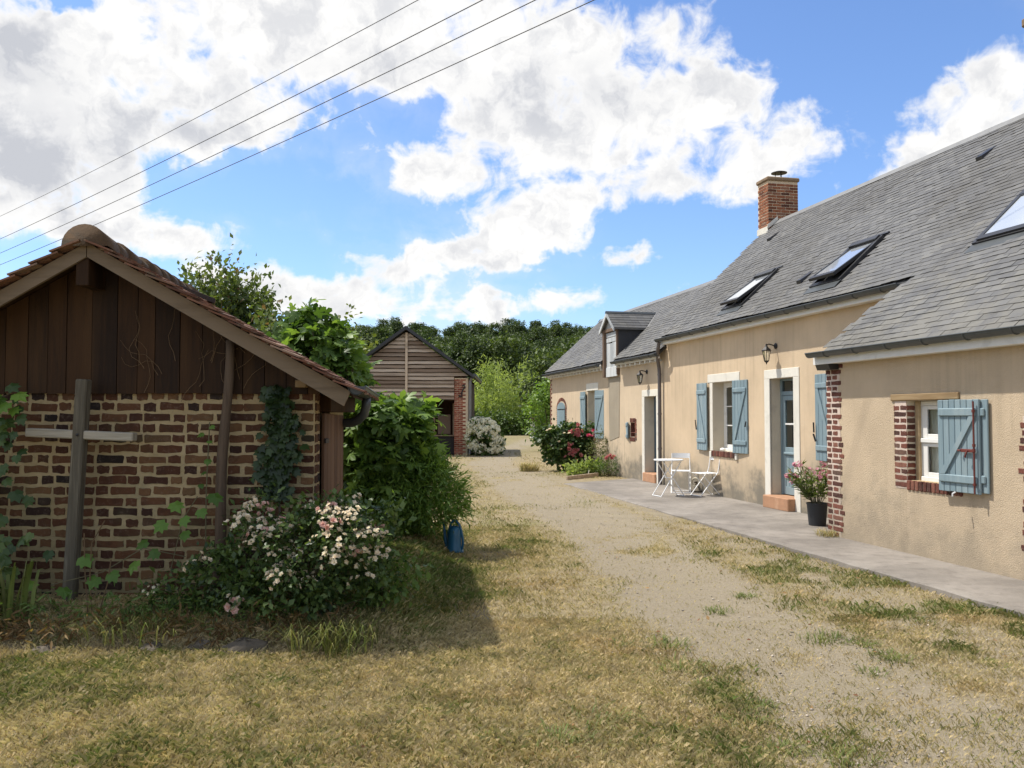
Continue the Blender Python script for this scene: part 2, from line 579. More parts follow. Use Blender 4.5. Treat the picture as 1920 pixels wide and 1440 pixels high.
def slate_mat():
    m, t, b = material('slate')
    r = t.rand(); wp = t.coord('Object'); gp = t.geo()
    c = t.ramp(r, [(0, (.098, .097, .097)), (.35, (.115, .114, .112)), (.7, (.128, .126, .122)), (1, (.155, .152, .144))])
    n = t.noise(gp, .55, 5, .65)
    c = t.mix(t.math('MULTIPLY', t.step(n, .42, .70), .62), c, (.070, .064, .053))          # weathered patches
    li = t.noise(gp, 2.3, 6, .7)
    z = t.sep(gp)[2]
    low = t.step(t.math('ADD', t.math('MULTIPLY', t.math('SUBTRACT', 4.6, z), .12), li), .58, .80)
    c = t.mix(t.math('MULTIPLY', low, .45), c, (.20, .185, .145))                              # pale lichen towards the eaves
    fine = t.noise(gp, 26, 4, .7)
    c = t.mix(t.math('MULTIPLY', t.step(fine, .52, .78), .30), c, (.20, .195, .17))
    t.set(b.inputs['Base Color'], c)
    b.inputs['Roughness'].default_value = .62
    b.inputs['Specular IOR Level'].default_value = .4
    t.set(b.inputs['Normal'], t.bump(t.noise(gp, 40, 4, .6), .35, .008))
    return m


def tile_mat():
    m, t, b = material('clay_tile')
    r = t.rand(); gp = t.geo()
    c = t.ramp(r, [(0, (.085, .032, .018)), (.4, (.15, .060, .032)), (.75, (.20, .095, .055)), (1, (.29, .19, .13))])
    n = t.noise(gp, 4.0, 6, .7)
    c = t.mix(t.math('MULTIPLY', t.step(n, .46, .68), .7), c, (.10, .085, .055))
    n2 = t.noise(gp, 13.0, 5, .7)
    c = t.mix(t.math('MULTIPLY', t.step(n2, .58, .72), .55), c, (.33, .30, .20))
    t.set(b.inputs['Base Color'], c)
    b.inputs['Roughness'].default_value = .9
    t.set(b.inputs['Normal'], t.bump(t.noise(gp, 60, 4, .6), .5, .01))
    return m


def mortar_mat(name, c, c2, bump=.8):
    m, t, b = material(name)
    gp = t.geo()
    n = t.noise(gp, 3.0, 5, .6); n2 = t.noise(gp, 40, 5, .7)
    k = t.mix(t.step(n, .3, .7), c, c2)
    k = t.mix(t.math('MULTIPLY', t.step(n2, .5, .75), .35), k, tuple(q * .55 for q in c))
    z = t.sep(gp)[2]
    mo = t.math('SUBTRACT', t.math('ADD', t.noise(gp, 2.2, 5, .65), .1), t.math('MULTIPLY', z, .32))
    k = t.mix(t.math('MULTIPLY', t.step(mo, .12, .5), .55), k, (.13, .12, .055))
    t.set(b.inputs['Base Color'], k)
    b.inputs['Roughness'].default_value = .95
    t.set(b.inputs['Normal'], t.bump(t.math('ADD', n2, t.noise(gp, 14, 3, .5)), bump, .015))
    return m


def glass_mat():
    m, t, b = material('window_glass')
    b.inputs['Base Color'].default_value = (.9, .95, .93, 1)
    b.inputs['Roughness'].default_value = .03
    b.inputs['Transmission Weight'].default_value = 1.0
    b.inputs['IOR'].default_value = 1.45
    t.set(b.inputs['Normal'], t.bump(t.noise(t.geo(), 2.5, 2, .5), .06, .02))
    return m


def ground_mat():
    m, t, b = material('dry_ground')
    gp = t.geo()
    tr = t.attr('track'); gr = t.attr('green')
    n1 = t.noise(gp, 1.3, 6, .65); n2 = t.noise(gp, 7, 6, .7); n3 = t.noise(gp, 45, 4, .7); n4 = t.noise(gp, 160, 3, .7)
    straw = t.mix(t.step(n2, .3, .7), (.225, .178, .105), (.37, .305, .19))
    straw = t.mix(t.math('MULTIPLY', t.step(n1, .45, .7), .5), straw, (.30, .255, .125))
    straw = t.mix(t.math('MULTIPLY', t.step(n3, .5, .8), .5), straw, (.16, .115, .06))
    green = t.mix(t.step(n2, .3, .7), (.12, .125, .045), (.26, .235, .10))
    c = t.mix(t.step(t.math('ADD', gr, t.math('MULTIPLY', t.math('SUBTRACT', n2, .5), .9)), .35, .8), straw, green)
    grav = t.mix(t.step(n3, .3, .7), (.235, .195, .135), (.35, .298, .215))
    grav = t.mix(t.step(n4, .50, .78), grav, (.44, .39, .31))
    grav = t.mix(t.math('MULTIPLY', t.step(n4, .45, .2), .8), grav, (.15, .125, .095))
    grav = t.mix(t.math('MULTIPLY', t.step(n1, .5, .75), .45), grav, (.30, .255, .165))
    c = t.mix(t.math('MULTIPLY', t.step(t.math('ADD', tr, t.math('MULTIPLY', t.math('SUBTRACT', n2, .5), 1.1)), .2, .8), .92), c, grav)
    t.set(b.inputs['Base Color'], c)
    b.inputs['Roughness'].default_value = .97
    b.inputs['Specular IOR Level'].default_value = .15
    h = t.math('ADD', t.math('MULTIPLY', n3, .6), t.math('MULTIPLY', n4, .5))
    t.set(b.inputs['Normal'], t.bump(h, .9, .02))
    return m


def concrete_mat():
    m, t, b = material('patio_concrete')
    gp = t.geo()
    n1 = t.noise(gp, .8, 6, .65); n2 = t.noise(gp, 6, 6, .7); n3 = t.noise(gp, 70, 4, .7)
    c = t.mix(t.step(n1, .3, .7), (.165, .146, .124), (.30, .268, .232))
    c = t.mix(t.math('MULTIPLY', t.step(n2, .45, .72), .6), c, (.13, .112, .095))
    c = t.mix(t.math('MULTIPLY', t.step(n3, .5, .75), .35), c, (.36, .33, .29))
    c = t.mix(t.math('MULTIPLY', t.step(n3, .42, .2), .5), c, (.12, .105, .09))
    t.set(b.inputs['Base Color'], c)
    b.inputs['Roughness'].default_value = .92
    t.set(b.inputs['Normal'], t.bump(t.math('ADD', n3, n2), .45, .01))
    return m


def grass_mat():
    m, t, b = material('grass_blades')
    r = t.attr('var')
    c = t.ramp(r, [(0, (.60, .495, .30)), (.25, (.52, .425, .24)), (.45, (.38, .335, .165)), (.65, (.25, .25, .095)), (.85, (.145, .175, .05)), (1, (.16, .215, .06))])
    gp = t.geo()
    m1 = t.noise(gp, .9, 4, .6); m2_ = t.noise(gp, 5.0, 4, .65)
    c = t.mix(t.math('MULTIPLY', t.step(m1, .48, .72), .5), c, t.mix(1.0, c, (.76, .58, .42, 1), 'MULTIPLY'))      # browner, matted patches
    c = t.mix(1.0, c, t.mix(t.step(m2_, .25, .75), (.66, .65, .62, 1), (1.2, 1.18, 1.14, 1)), 'MULTIPLY')
    t.set(b.inputs['Base Color'], c)
    b.inputs['Roughness'].default_value = .6
    b.inputs['Specular IOR Level'].default_value = .25
    tr = t.new('BsdfTranslucent', {'Color': t.mix(1.0, c, (1.2, 1.25, .8, 1), 'MULTIPLY')})
    mx = t.new('MixShader', {0: .3, 1: b.outputs[0], 2: tr.outputs[0]})
    t.l.new(mx.outputs[0], t.n['Material Output'].inputs['Surface'])
    return m


M = {}
M['plaster'] = plaster('cream_render', (.60, .465, .315), 55, .35)
M['plaster_left'] = plaster('cream_render_smooth', (.60, .48, .34), 60, .3)
M['roughcast'] = plaster('cream_roughcast', (.575, .455, .315), 85, .65, .45)
M['slate'] = slate_mat()
M['under'] = plain('roof_underlay', (.05, .05, .05), .9, bump=0)
M['zinc'] = plain('dark_zinc', (.075, .083, .085), .42, .35, .2, 6, .06, 30)
M['pipe'] = plain('brown_grey_pipe', (.12, .105, .10), .45, .2, .2, 6, .05, 30)
M['lead'] = plain('lead_flashing', (.19, .19, .187), .55, .3, .2, 6, .1, 30)
M['white'] = plain('white_paint', (.76, .75, .71), .5, 0, .06, 8, .05, 40, dirt=((.42, .40, .35), .35))
M['stone_white'] = plain('pale_limestone', (.70, .665, .58), .85, 0, .08, 5, .25, 60, dirt=((.40, .37, .30), .5))
M['reveal'] = plain('pale_reveal_render', (.62, .55, .43), .9, 0, .08, 4, .2, 60, dirt=((.30, .27, .22), .45))
M['blue'] = wood('blue_grey_paint', (.185, .255, .285), (.25, .325, .35), (20, 20, 1.4), .62, .25, ((.32, .375, .38), .45), use_rand=.3)
M['blue_dark'] = plain('dark_blue_paint', (.075, .12, .155), .5, 0, .12, 8, .08)
M['brick'] = brick_mat('red_brick', [(0, (.065, .032, .026)), (.3, (.14, .050, .036)), (.6, (.195, .070, .048)), (.85, (.235, .105, .072)), (1, (.10, .070, .055))], .4)
M['brick_barn'] = brick_mat('orange_red_brick', [(0, (.16, .045, .028)), (.5, (.27, .075, .045)), (1, (.34, .13, .08))], .2)
M['brick_shed'] = brick_mat('dark_old_brick', [(0, (.018, .013, .011)), (.12, (.050, .020, .011)), (.45, (.085, .034, .016)), (.75, (.115, .052, .024)), (.93, (.155, .082, .036)), (1, (.028, .020, .017))], .28, .30)
M['mortar_pink'] = mortar_mat('pale_pink_mortar', (.60, .48, .40), (.66, .55, .46), .4)
M['mortar_shed'] = mortar_mat('buff_lime_mortar', (.34, .255, .130), (.44, .34, .19))
M['mortar_barn'] = mortar_mat('cream_mortar', (.58, .45, .30), (.62, .50, .36), .4)
M['chim_brick'] = brick_mat('sooty_orange_brick', [(0, (.07, .028, .020)), (.4, (.22, .075, .038)), (.8, (.33, .125, .06)), (1, (.20, .12, .09))], .35)
M['plank_dark'] = wood('dark_stained_boards', (.016, .0072, .0025), (.052, .0230, .0070), (12, 12, .9), .75, .35, ((.075, .038, .013), .5))
M['post_wood'] = wood('rough_bark_pole', (.035, .023, .015), (.12, .085, .058), (16, 16, 1.5), .9, .9)
M['cross_wood'] = wood('silver_grey_timber', (.09, .078, .056), (.34, .30, .225), (22, 22, 1.3), .85, .8, ((.10, .11, .08), .45))
M['cross_bar'] = wood('silver_grey_timber_bar', (.12, .105, .08), (.40, .36, .28), (1.3, 22, 22), .85, .8)
M['rake'] = wood('weathered_bargeboard', (.085, .060, .038), (.20, .15, .10), (1.2, 10, 10), .85, .5)
M['barn_board'] = wood('weathered_weatherboard', (.26, .185, .125), (.60, .48, .355), (.55, 9, 9), .88, .7, ((.09, .062, .042), .5), .6)
M['door_brown'] = wood('brown_door_boards', (.10, .052, .030), (.20, .115, .068), (20, 20, 1.0), .7, .4)
M['oak'] = wood('pale_oak_beam', (.26, .175, .09), (.46, .345, .20), (9, 1.0, 9), .85, .6, ((.16, .105, .055), .4))
M['grey_wood'] = wood('flaking_grey_paint', (.33, .35, .36), (.60, .62, .62), (14, 14, 1.2), .8, .5, ((.16, .125, .10), .35))
M['dormer_post'] = wood('brown_dormer_timber', (.07, .045, .032), (.17, .115, .08), (12, 12, 1.0), .85, .5)
M['tile'] = tile_mat()
M['ridge_tile'] = plain('lichened_ridge_tile', (.085, .050, .024), .95, 0, .35, 9, .7, 30, dirt=((.045, .042, .03), .9))
M['glass'] = glass_mat()
M['frame_dark'] = plain('dark_grey_aluminium', (.045, .045, .047), .4, .4, .1, 6, 0)
M['terracotta'] = plain('terracotta_step', (.42, .225, .125), .8, 0, .22, 7, .25, 50, dirt=((.52, .34, .22), .6))
M['concrete'] = concrete_mat()
M['iron_black'] = plain('black_iron', (.022, .020, .020), .5, .3, .2, 20, .1)
M['iron_red'] = plain('red_brown_iron', (.15, .035, .026), .6, .2, .25, 20, .2)
M['white_metal'] = plain('white_lacquered_steel', (.80, .80, .79), .38, 0, .04, 10, 0)
M['blue_plastic'] = plain('petrol_blue_plastic', (.015, .105, .19), .35, 0, .12, 6, .03)
M['pot'] = plain('dark_slate_pot', (.028, .030, .034), .55, 0, .15, 6, .06)
M['soil'] = plain('dark_soil', (.06, .042, .028), .98, 0, .3, 20, .8, 60)
M['bark'] = plain('grey_brown_bark', (.12, .095, .07), .95, 0, .3, 12, .9, 40)
M['stem'] = plain('green_brown_stem', (.11, .10, .05), .8, 0, .2, 12, .2)
M['dry_stem'] = plain('dry_stem', (.15, .095, .048), .9, 0, .3, 12, .2)
M['stone'] = plain('field_stone', (.12, .098, .07), .95, 0, .25, 6, .8, 30, dirt=((.09, .085, .06), .6))
M['curtain'] = plain('white_net_curtain', (.62, .62, .60), .9, 0, .06, 12, 0)
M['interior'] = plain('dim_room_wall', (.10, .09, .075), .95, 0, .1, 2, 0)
M['cable'] = plain('black_cable', (.02, .02, .022), .6, 0, .05, 2, 0)
M['ground'] = ground_mat()
M['grass'] = grass_mat()
M['hill'] = plain('wooded_hill_floor', (.045, .060, .022), .98, 0, .3, .1, 0)
M['fig'] = foliage('fig_leaf', (.055, .105, .022), (.115, .20, .042), (.20, .30, .070), .45, .38)
M['bush'] = foliage('shrub_leaf', (.075, .14, .024), (.145, .245, .044), (.23, .34, .066), .45, .32)
M['rose_leaf'] = foliage('rose_leaf', (.030, .060, .018), (.062, .108, .030), (.12, .175, .05), .42, .28)
M['vine'] = foliage('vine_leaf', (.07, .14, .025), (.12, .23, .04), (.21, .34, .06), .45, .4)
M['ivy'] = foliage('ivy_leaf', (.012, .024, .007), (.024, .045, .012), (.040, .068, .018), .4, .15)
M['oak_leaf'] = foliage('wood_leaf', (.030, .050, .016), (.056, .088, .026), (.105, .145, .042), .55, .25)
M['oak_leaf2'] = foliage('wood_leaf_light', (.034, .058, .016), (.066, .10, .026), (.11, .15, .042), .55, .28)
M['poplar'] = foliage('young_tree_leaf', (.045, .072, .022), (.085, .125, .035), (.15, .185, .06), .5, .35, (.16, .10, .06))
M['willow'] = foliage('willow_leaf', (.19, .24, .07), (.29, .36, .115), (.40, .47, .18), .55, .4)
M['hedge'] = foliage('hedge_leaf', (.04, .075, .016), (.08, .13, .028), (.13, .19, .045), .5, .3)
M['olive'] = foliage('olive_green_leaf', (.065, .092, .02), (.12, .155, .034), (.19, .22, .058), .5, .32)
M['oleander'] = foliage('oleander_leaf', (.07, .11, .03), (.13, .18, .05), (.22, .27, .09), .45, .3)
M['grey_herb'] = foliage('grey_green_herb', (.10, .12, .05), (.17, .185, .085), (.26, .25, .13), .7, .3)
M['weed'] = foliage('weed_leaf', (.05, .09, .02), (.10, .17, .04), (.17, .25, .07), .5, .35)
M['dry_weed'] = foliage('dry_weed_leaf', (.12, .065, .03), (.22, .14, .06), (.33, .24, .12), .8, .3)
M['white_petal'] = petal('white_rose_petal', (.92, .76, .56), (.96, .92, .74))
M['pink_petal'] = petal('pale_pink_petal', (.80, .46, .38), (.88, .68, .58))
M['red_petal'] = petal('rose_red_petal', (.62, .16, .17), (.74, .36, .33))
M['hot_petal'] = petal('crimson_petal', (.72, .06, .17), (.78, .16, .26))
M['pink_oleander'] = petal('oleander_pink_petal', (.62, .22, .30), (.74, .42, .48))
M['hydrangea'] = petal('hydrangea_floret', (.86, .84, .62), (.95, .93, .78))

# ------------------------------------------------------------------ house frame: v across (to the right), u along the wall (away), z up
HA = rad(12.34)
HV = np.array([math.cos(HA), math.sin(HA)]); HU = np.array([-math.sin(HA), math.cos(HA)])


def hw(v, u, z=0.0):
    p = HV * v + HU * u
    return (float(p[0]), float(p[1]), z)


# ------------------------------------------------------------------ ground
RUT1 = [(2.3, 2.0), (2.1, 5.3), (1.8, 7.4), (1.47, 12.4), (.5, 19.0), (-.75, 28.5), (-.2, 38), (.8, 46), (2.5, 60)]
RUT2 = [(3.6, 3.0), (3.4, 5.8), (3.2, 9.7), (2.4, 15.5), (.9, 22.5), (.6, 25.0)]


def poly_dist(x, y, pts):
    d = np.full(np.shape(x), 1e9)
    for (a, b), (c, e) in zip(pts, pts[1:]):
        vx, vy = c - a, e - b
        t = np.clip(((x - a) * vx + (y - b) * vy) / (vx * vx + vy * vy), 0, 1)
        d = np.minimum(d, np.hypot(x - a - t * vx, y - b - t * vy))
    return d


def gz(x, y):
    x = np.asarray(x, float); y = np.asarray(y, float)
    v = x * HV[0] + y * HV[1]
    z = .05 * smooth01(y, 9, 18) + .14 * smooth01(y, 20, 36) + .30 * smooth01(y, 38, 58)
    z = z + .055 * smooth01(v, 3.6, 5.3) * smooth01(y, 26, 20)
    z = z + .20 * smooth01(y, 6.15, 6.75) * smooth01(x, -.55, -1.25) * (1 - smooth01(y, 11, 14))
    z = z - .02 * smooth01(poly_dist(x, y, RUT1), .7, .1) * smooth01(y, 30, 20)
    z = z + .03 * (fbm(x * .9, y * .9, 3) - .5) * smooth01(y, 60, 30) + .012 * (fbm(x * 6, y * 6, 5, 3) - .5) * smooth01(y, 16, 8)
    h = np.clip(y - 66, 0, None)
    z = z + 15.5 * smooth01(y, 62, 215) + 4 * smooth01(y, 215, 420) + .6 * (fbm(x * .03, y * .03, 9) - .5) * smooth01(y, 60, 90) * 4
    return z


def fields(x, y):
    """track (bare gravel) and green (living grass) cover, 0..1"""
    n1 = fbm(x * .7, y * .7, 21); n2 = fbm(x * 2.6, y * 2.6, 31, 3); n3 = fbm(x * 1.5 + 40, y * .9, 41, 4)
    d1 = poly_dist(x, y, RUT1); d2 = poly_dist(x, y, RUT2)
    w1 = np.interp(y, [4, 8, 14, 22, 30], [.75, .7, .75, .8, .65])
    tr = np.maximum(smooth01(d1, w1 + .45, w1 - .25), .75 * smooth01(d2, .75, .2) )
    tr = np.maximum(tr, .45 * smooth01(np.minimum(d1, d2), 1.5, .8))
    tr = tr * smooth01(n1 * .5 + n2 * .5, .20, .48)
    v = x * HV[0] + y * HV[1]
    gr = .12 + smooth01(n3, .44, .80) * .45
    shade = smooth01(np.hypot((x + 1.15) / 1.25, (y - 8.6) / 2.6), 1.15, .5)              # greener grass beside the shed
    gr = np.maximum(gr, shade * (.45 + .6 * n2))
    edge = smooth01(v, 3.9, 4.6) * smooth01(n2 + .25 * n1, .42, .74) * .75 * smooth01(y, 15, 8)
    gr = np.maximum(gr, edge)
    gr = np.maximum(gr, .55 * smooth01(y, 24, 38) * (.5 + n1))
    front = smooth01(x, 1.6, -.2) * smooth01(y, 6.4, 4.6)
    gr = np.maximum(gr, front * smooth01(n1 * .5 + n2 * .5, .36, .76) * .55)
    gr = np.where(y > 62, 1.0, gr)
    tr = tr * (1 - .55 * gr) * smooth01(y, 60, 44)
    return np.clip(tr, 0, 1), np.clip(gr, 0, 1)


gx = np.concatenate([[-900, -500, -300, -200, -140, -100, -75, -58, -45, -36, -29, -24, -20, -17, -14, -12, -10.5, -9.3, -8.4, -7.6], np.arange(-7, 6.01, .065), [6.6, 7.4, 8.5, 10, 12, 14.5, 18, 22, 27, 33, 40, 50, 62, 78, 100, 140, 200, 300, 500, 900]])
gy = np.concatenate([[-400, -150, -60, -25, -10, -4, -1, 1, 2, 2.6], np.arange(3, 14, .065), np.arange(14, 40, .25), np.arange(40, 80, 1.5), np.arange(80, 200, 6), [200, 230, 270, 330, 420, 600, 1000, 1800]])
GX, GY = np.meshgrid(gx, gy)
GZ = gz(GX, GY)
TR, GR = fields(GX, GY)
ny, nx = GX.shape
ii = (np.arange(ny - 1)[:, None] * nx + np.arange(nx - 1)[None]).ravel()
gme = np_mesh('ground', np.stack([GX, GY, GZ], -1).reshape(-1, 3), np.stack([ii, ii + 1, ii + nx + 1, ii + nx], 1), M['ground'], np.zeros(nx * ny))
for nm, ar in (('track', TR), ('green', GR)):
    at = gme.attributes.new(nm, 'FLOAT', 'POINT')
    at.data.foreach_set('value', ar.ravel().astype(np.float32))
gme.polygons.foreach_set('use_smooth', [True] * len(gme.polygons))
link('ground', gme, kind='structure')

# ------------------------------------------------------------------ patio slab along the house
PZ = .12
mb = MB()
ed = []
pr = random.Random(3)
for i in range(60):                                   # slightly uneven cast edge
    u = 2.0 + (19.4 - 2.0) * i / 59
    ed.append((5.52 + pr.uniform(-.02, .02) - .03 * (i / 59), u))
poly = ed + [(7.75, 20.62), (7.75, 2.0)]
top = [hw(a, b, PZ) for a, b in poly]
ins = [hw(a + (.012 if a < 6 else 0), b, PZ) for a, b in poly]
low = [hw(a, b, PZ - .012) for a, b in poly]
bot = [hw(a, b, -.15) for a, b in poly]
n = len(poly)
mb.add(ins + low + bot, [tuple(range(n))[::-1]] + [(i, (i + 1) % n, (i + 1) % n + n, i + n) for i in range(n)] + [(i + n, (i + 1) % n + n, (i + 1) % n + 2 * n, i + 2 * n) for i in range(n)])
mb.build('patio', M['concrete'], kind='structure')

# ------------------------------------------------------------------ the farmhouse
VM, VR = 7.62, 6.57              # wall planes: main + left range, projecting right wing
TH = .925                        # roof pitch (rise over run)
HO = (VM, 10.27, 0.0)            # origin of the house
house = thing('farmhouse', 'long low farmhouse with cream render, slate roof and blue shutters', 'house', hw(*HO), HA)
CT = 1 / math.hypot(1, TH); ST = TH * CT


def hbuild(mb, name, mats, parent=house, smooth=False, **kw):
    return mb.build(name, mats, parent, HO, smooth, **kw)


def wall_grid(mb, v, u0, u1, z0, z1, openings, depth, mat=0, matr=1):
    us = sorted({u0, u1, *[q for o in openings for q in o[:2]]}); zs = sorted({z0, z1, *[q for o in openings for q in o[2:4]]})

    def hole(a, b, c, e):
        m, k = (a + b) / 2, (c + e) / 2
        return any(o[0] < m < o[1] and o[2] < k < o[3] for o in openings)
    for a, b in zip(us, us[1:]):
        for c, e in zip(zs, zs[1:]):
            if hole(a, b, c, e):
                continue
            mb.add([(v, b, c), (v, a, c), (v, a, e), (v, b, e)], [(0, 1, 2, 3)], mat)
            mb.add([(v + depth, b, c), (v + depth, a, c), (v + depth, a, e), (v + depth, b, e)], [(3, 2, 1, 0)], mat)
    for o in openings:
        a, b, c, e = o[:4]; w_ = v + depth
        mb.add([(v, a, c), (v, a, e), (w_, a, e), (w_, a, c)], [(0, 1, 2, 3)], matr)
        mb.add([(v, b, c), (w_, b, c), (w_, b, e), (v, b, e)], [(0, 1, 2, 3)], matr)
        mb.add([(v, a, e), (v, b, e), (w_, b, e), (w_, a, e)], [(0, 1, 2, 3)], matr)
        mb.add([(v, a, c), (w_, a, c), (w_, b, c), (v, b, c)], [(0, 1, 2, 3)], matr)


DOOR_M = (12.877, 13.649, .10, 2.35)
WIN_M = (14.96, 15.92, 1.00, 2.37)
DOOR_L = (18.905, 19.669, .10, 2.17)
WIN_L = (23.44, 24.30, 1.10, 2.44)
NICHE = (20.335, 20.675, 1.17, 1.53)
WIN_R = (8.06, 8.668, .94, 1.875)
VERGE_M = lambda v: 18.25 + .55 * (v - 7.27) / 3.23     # far verge of the main roof, slightly out of square

mb = MB()
wall_grid(mb, VM, 9.40, 18.44, -.2, 3.62, [DOOR_M, WIN_M], .42)
hbuild(mb, 'wall', [M['plaster'], M['reveal']])
mb = MB()
wall_grid(mb, VM + .004, 18.44, 28.62, -.2, 3.30, [DOOR_L, WIN_L, NICHE], .42)
hbuild(mb, 'wall', [M['plaster_left'], M['reveal']])
mb = MB()
wall_grid(mb, VR, 2.5, 10.27, -.2, 2.44, [WIN_R], .38)
mb.add([(VR, 10.27, -.2), (VM, 9.55, -.2), (VM, 9.55, 3.1), (VR, 10.27, 2.44)], [(0, 1, 2, 3)], 0)
mb.add([(VR, 2.5, -.2), (13.8, 2.5, -.2), (13.8, 2.5, 3.3), (10.5, 2.5, 6.1), (VR, 2.5, 2.72)], [(0, 1, 2, 3, 4)], 0)
hbuild(mb, 'wall', [M['roughcast'], M['reveal']])
mb = MB()                        # far gables and back wall close the building
mb.add([(VM, 28.62, -.2), (11.3, 28.62, -.2), (11.3, 28.62, 3.25), (9.45, 28.62, 4.95), (VM, 28.62, 3.25)], [(4, 3, 2, 1, 0)])
mb.add([(VM, 18.40, 2.9), (13.4, 18.40, 2.9), (13.4, 18.40, 3.6), (10.5, 18.6, 6.2), (VM, 18.40, 3.6)], [(4, 3, 2, 1, 0)])
mb.box(13.4, 13.8, 2.5, 18.44, -.2, 3.6)
mb.box(11.0, 11.3, 18.44, 28.62, -.2, 3.3)
hbuild(mb, 'wall', M['plaster_left'])
mb = MB()                        # inside: dim partition and ceiling seen through the panes
mb.box(9.9, 10.0, 2.6, 28.5, -.2, 2.6)
mb.box(8.1, 13.4, 2.6, 28.5, 2.62, 2.68)
hbuild(mb, 'room_partition', M['interior'])

# ---------------- roofs
roof = MB()
VE = 7.43                        # main eave
RZ = lambda v: 6.326 + TH * (v - 10.5)
VW = 6.40                        # wing eave
edge = lambda v: 10.22 - (v - 6.4) * .45        # verge of the wing roof where it runs into the main slope
main = [(VE, 18.25), (10.5, VERGE_M(10.5)), (10.5, 2.1), (VW, 2.1), (VW, edge(VW)), (7.3, edge(7.3)), (VE, edge(7.3))]
nrm = Vector((-ST, 0, CT))
roof.prism([(v, u, RZ(v) - .04) for v, u in main], tuple(-nrm * .06))
ridge_z = RZ(10.5)
hbuild(roof, 'roof', M['under'])
roof_main = bpy.data.objects[[o.name for o in house.children if o.name.startswith('roof')][-1]]
mb = MB()
mb.prism([(10.5, VERGE_M(10.5), ridge_z - .012), (14.0, 18.3, ridge_z - 3.5 * TH), (14.0, 2.1, ridge_z - 3.5 * TH), (10.5, 2.1, ridge_z - .012)], (0, 0, -.09))
hbuild(mb, 'rear_slope', M['slate'], roof_main)
VEL = 7.43; ZEL = 3.186
LZ = lambda v: ZEL + TH * (v - VEL)
LRV = 9.45
mb = MB()
ld = lambda v, u: (v, u, LZ(v) - .03)
mb.prism([ld(VEL, 28.62), ld(LRV, 28.52), ld(LRV, 18.3), ld(VEL, 18.3), ld(VEL, 21.46), ld(8.34, 21.46), ld(8.34, 22.48), ld(VEL, 22.48)], tuple(-nrm * .05))
hbuild(mb, 'roof', M['under'])
roof_left = bpy.data.objects[[o.name for o in house.children if o.name.startswith('roof')][-1]]
mb = MB()
mb.prism([(LRV, 28.52, LZ(LRV) - .012), (11.6, 28.62, LZ(LRV) - .012 - 2.15 * TH), (11.6, 18.3, LZ(LRV) - .012 - 2.15 * TH), (LRV, 18.3, LZ(LRV) - .012)], (0, 0, -.09))
hbuild(mb, 'rear_slope', M['slate'], roof_left)

# slates: template with a raised lower edge; local axes u (x), up the slope (y), normal (z)
SW, SE_, SL = .20, .102, .18


def slate_verts(w, dl, dr, lift):
    t = .006
    return [(-w / 2, dl, lift), (w / 2, dr, lift), (w / 2, SL, .002), (-w / 2, SL, .002), (-w / 2, dl, lift - t), (w / 2, dr, lift - t)]


SF = [(0, 1, 2, 3), (4, 5, 1, 0), (4, 0, 3), (5, 2, 1)]
SKY1 = (14.93, 15.73, 7.78, 8.52); SKY2 = (11.72, 12.50, 7.76, 8.50); SKY3 = (8.05, 8.90, 7.76, 8.44)
DORM = (21.42, 22.50)


def slate_frame(v, u, z):
    """matrix: x = along u, y = up slope, z = outward normal"""
    return Matrix(((0, CT, -ST, v - HO[0]), (1, 0, 0, u - HO[1]), (0, ST, CT, z), (0, 0, 0, 1)))


protos = []
for i in range(8):
    q = random.Random(50 + i); s_ = MB()
    s_.add(slate_verts(SW - .004, q.uniform(-.006, .006), q.uniform(-.006, .006), q.uniform(.011, .016)), SF)
    protos.append(s_.mesh('slate', M['slate']))


def lay(parent, veave, zfun, vtop, urange, skip, near=None):
    rows = int((vtop - veave) / CT / SE_)
    q = random.Random(11); stuff = MB(); loose = []
    for k in range(rows + 1):
        sdist = k * SE_
        v = veave + sdist * CT
        if v > vtop - .03: break
        z0_ = zfun(v)
        u = urange[0] + (SW / 2 if k % 2 else 0) + q.uniform(-.02, .02)
        while u < urange[1] + .1:
            if not skip(v, u):
                loose.append((v, u, z0_ + 0.05 * (float(fbm(u * .55, v * .8, 5, 2)) - .5), k))
            u += SW
    if near:
        loose.sort(key=lambda t: near(t))
        own, rest = loose[:300], loose[300:]
    else:
        own, rest = [], loose
    for v, u, z, k in own:
        m = slate_frame(v, u, z) @ Matrix.Rotation(q.gauss(0, .008), 4, 'Z')
        link('slate', protos[q.randrange(8)], parent, Matrix.Translation((0, 0, q.uniform(0, .003))) @ m)
    for v, u, z, k in rest:
        T = Matrix.Translation(HO) @ slate_frame(v, u, z + q.uniform(0, .003)) @ Matrix.Rotation(q.gauss(0, .010), 4, 'Z')
        sl = 0 if q.random() > .015 else -q.uniform(.02, .05)       # a few have slipped
        stuff.add([(a, b + sl, c) for a, b, c in slate_verts(SW - .004, q.uniform(-.007, .007), q.uniform(-.007, .007), q.uniform(.010, .017))], SF, 0, q.random(), T)
    o = hbuild(stuff, 'slates', M['slate'], parent)
    o['kind'] = 'stuff'


def skip_main(v, u):
    if u > VERGE_M(v) - .05: return True
    if v < VE - .01 and u > edge(v) - .08: return True
    for a, b, c, e in (SKY1, SKY2, SKY3):
        if a - .06 < u < b + .06 and c - .14 < v < e + .05: return True
    if 18.36 < u and v > 10.14: return True
    return False


# in the frame and nearest to the camera: the wing roof at the right
lay(roof_main, VW, RZ, 10.5, (2.2, 18.8), skip_main, lambda t: math.hypot(t[0], t[1]) + (50 if t[1] < 6.9 + (t[0] - 6.2) * .95 else 0))


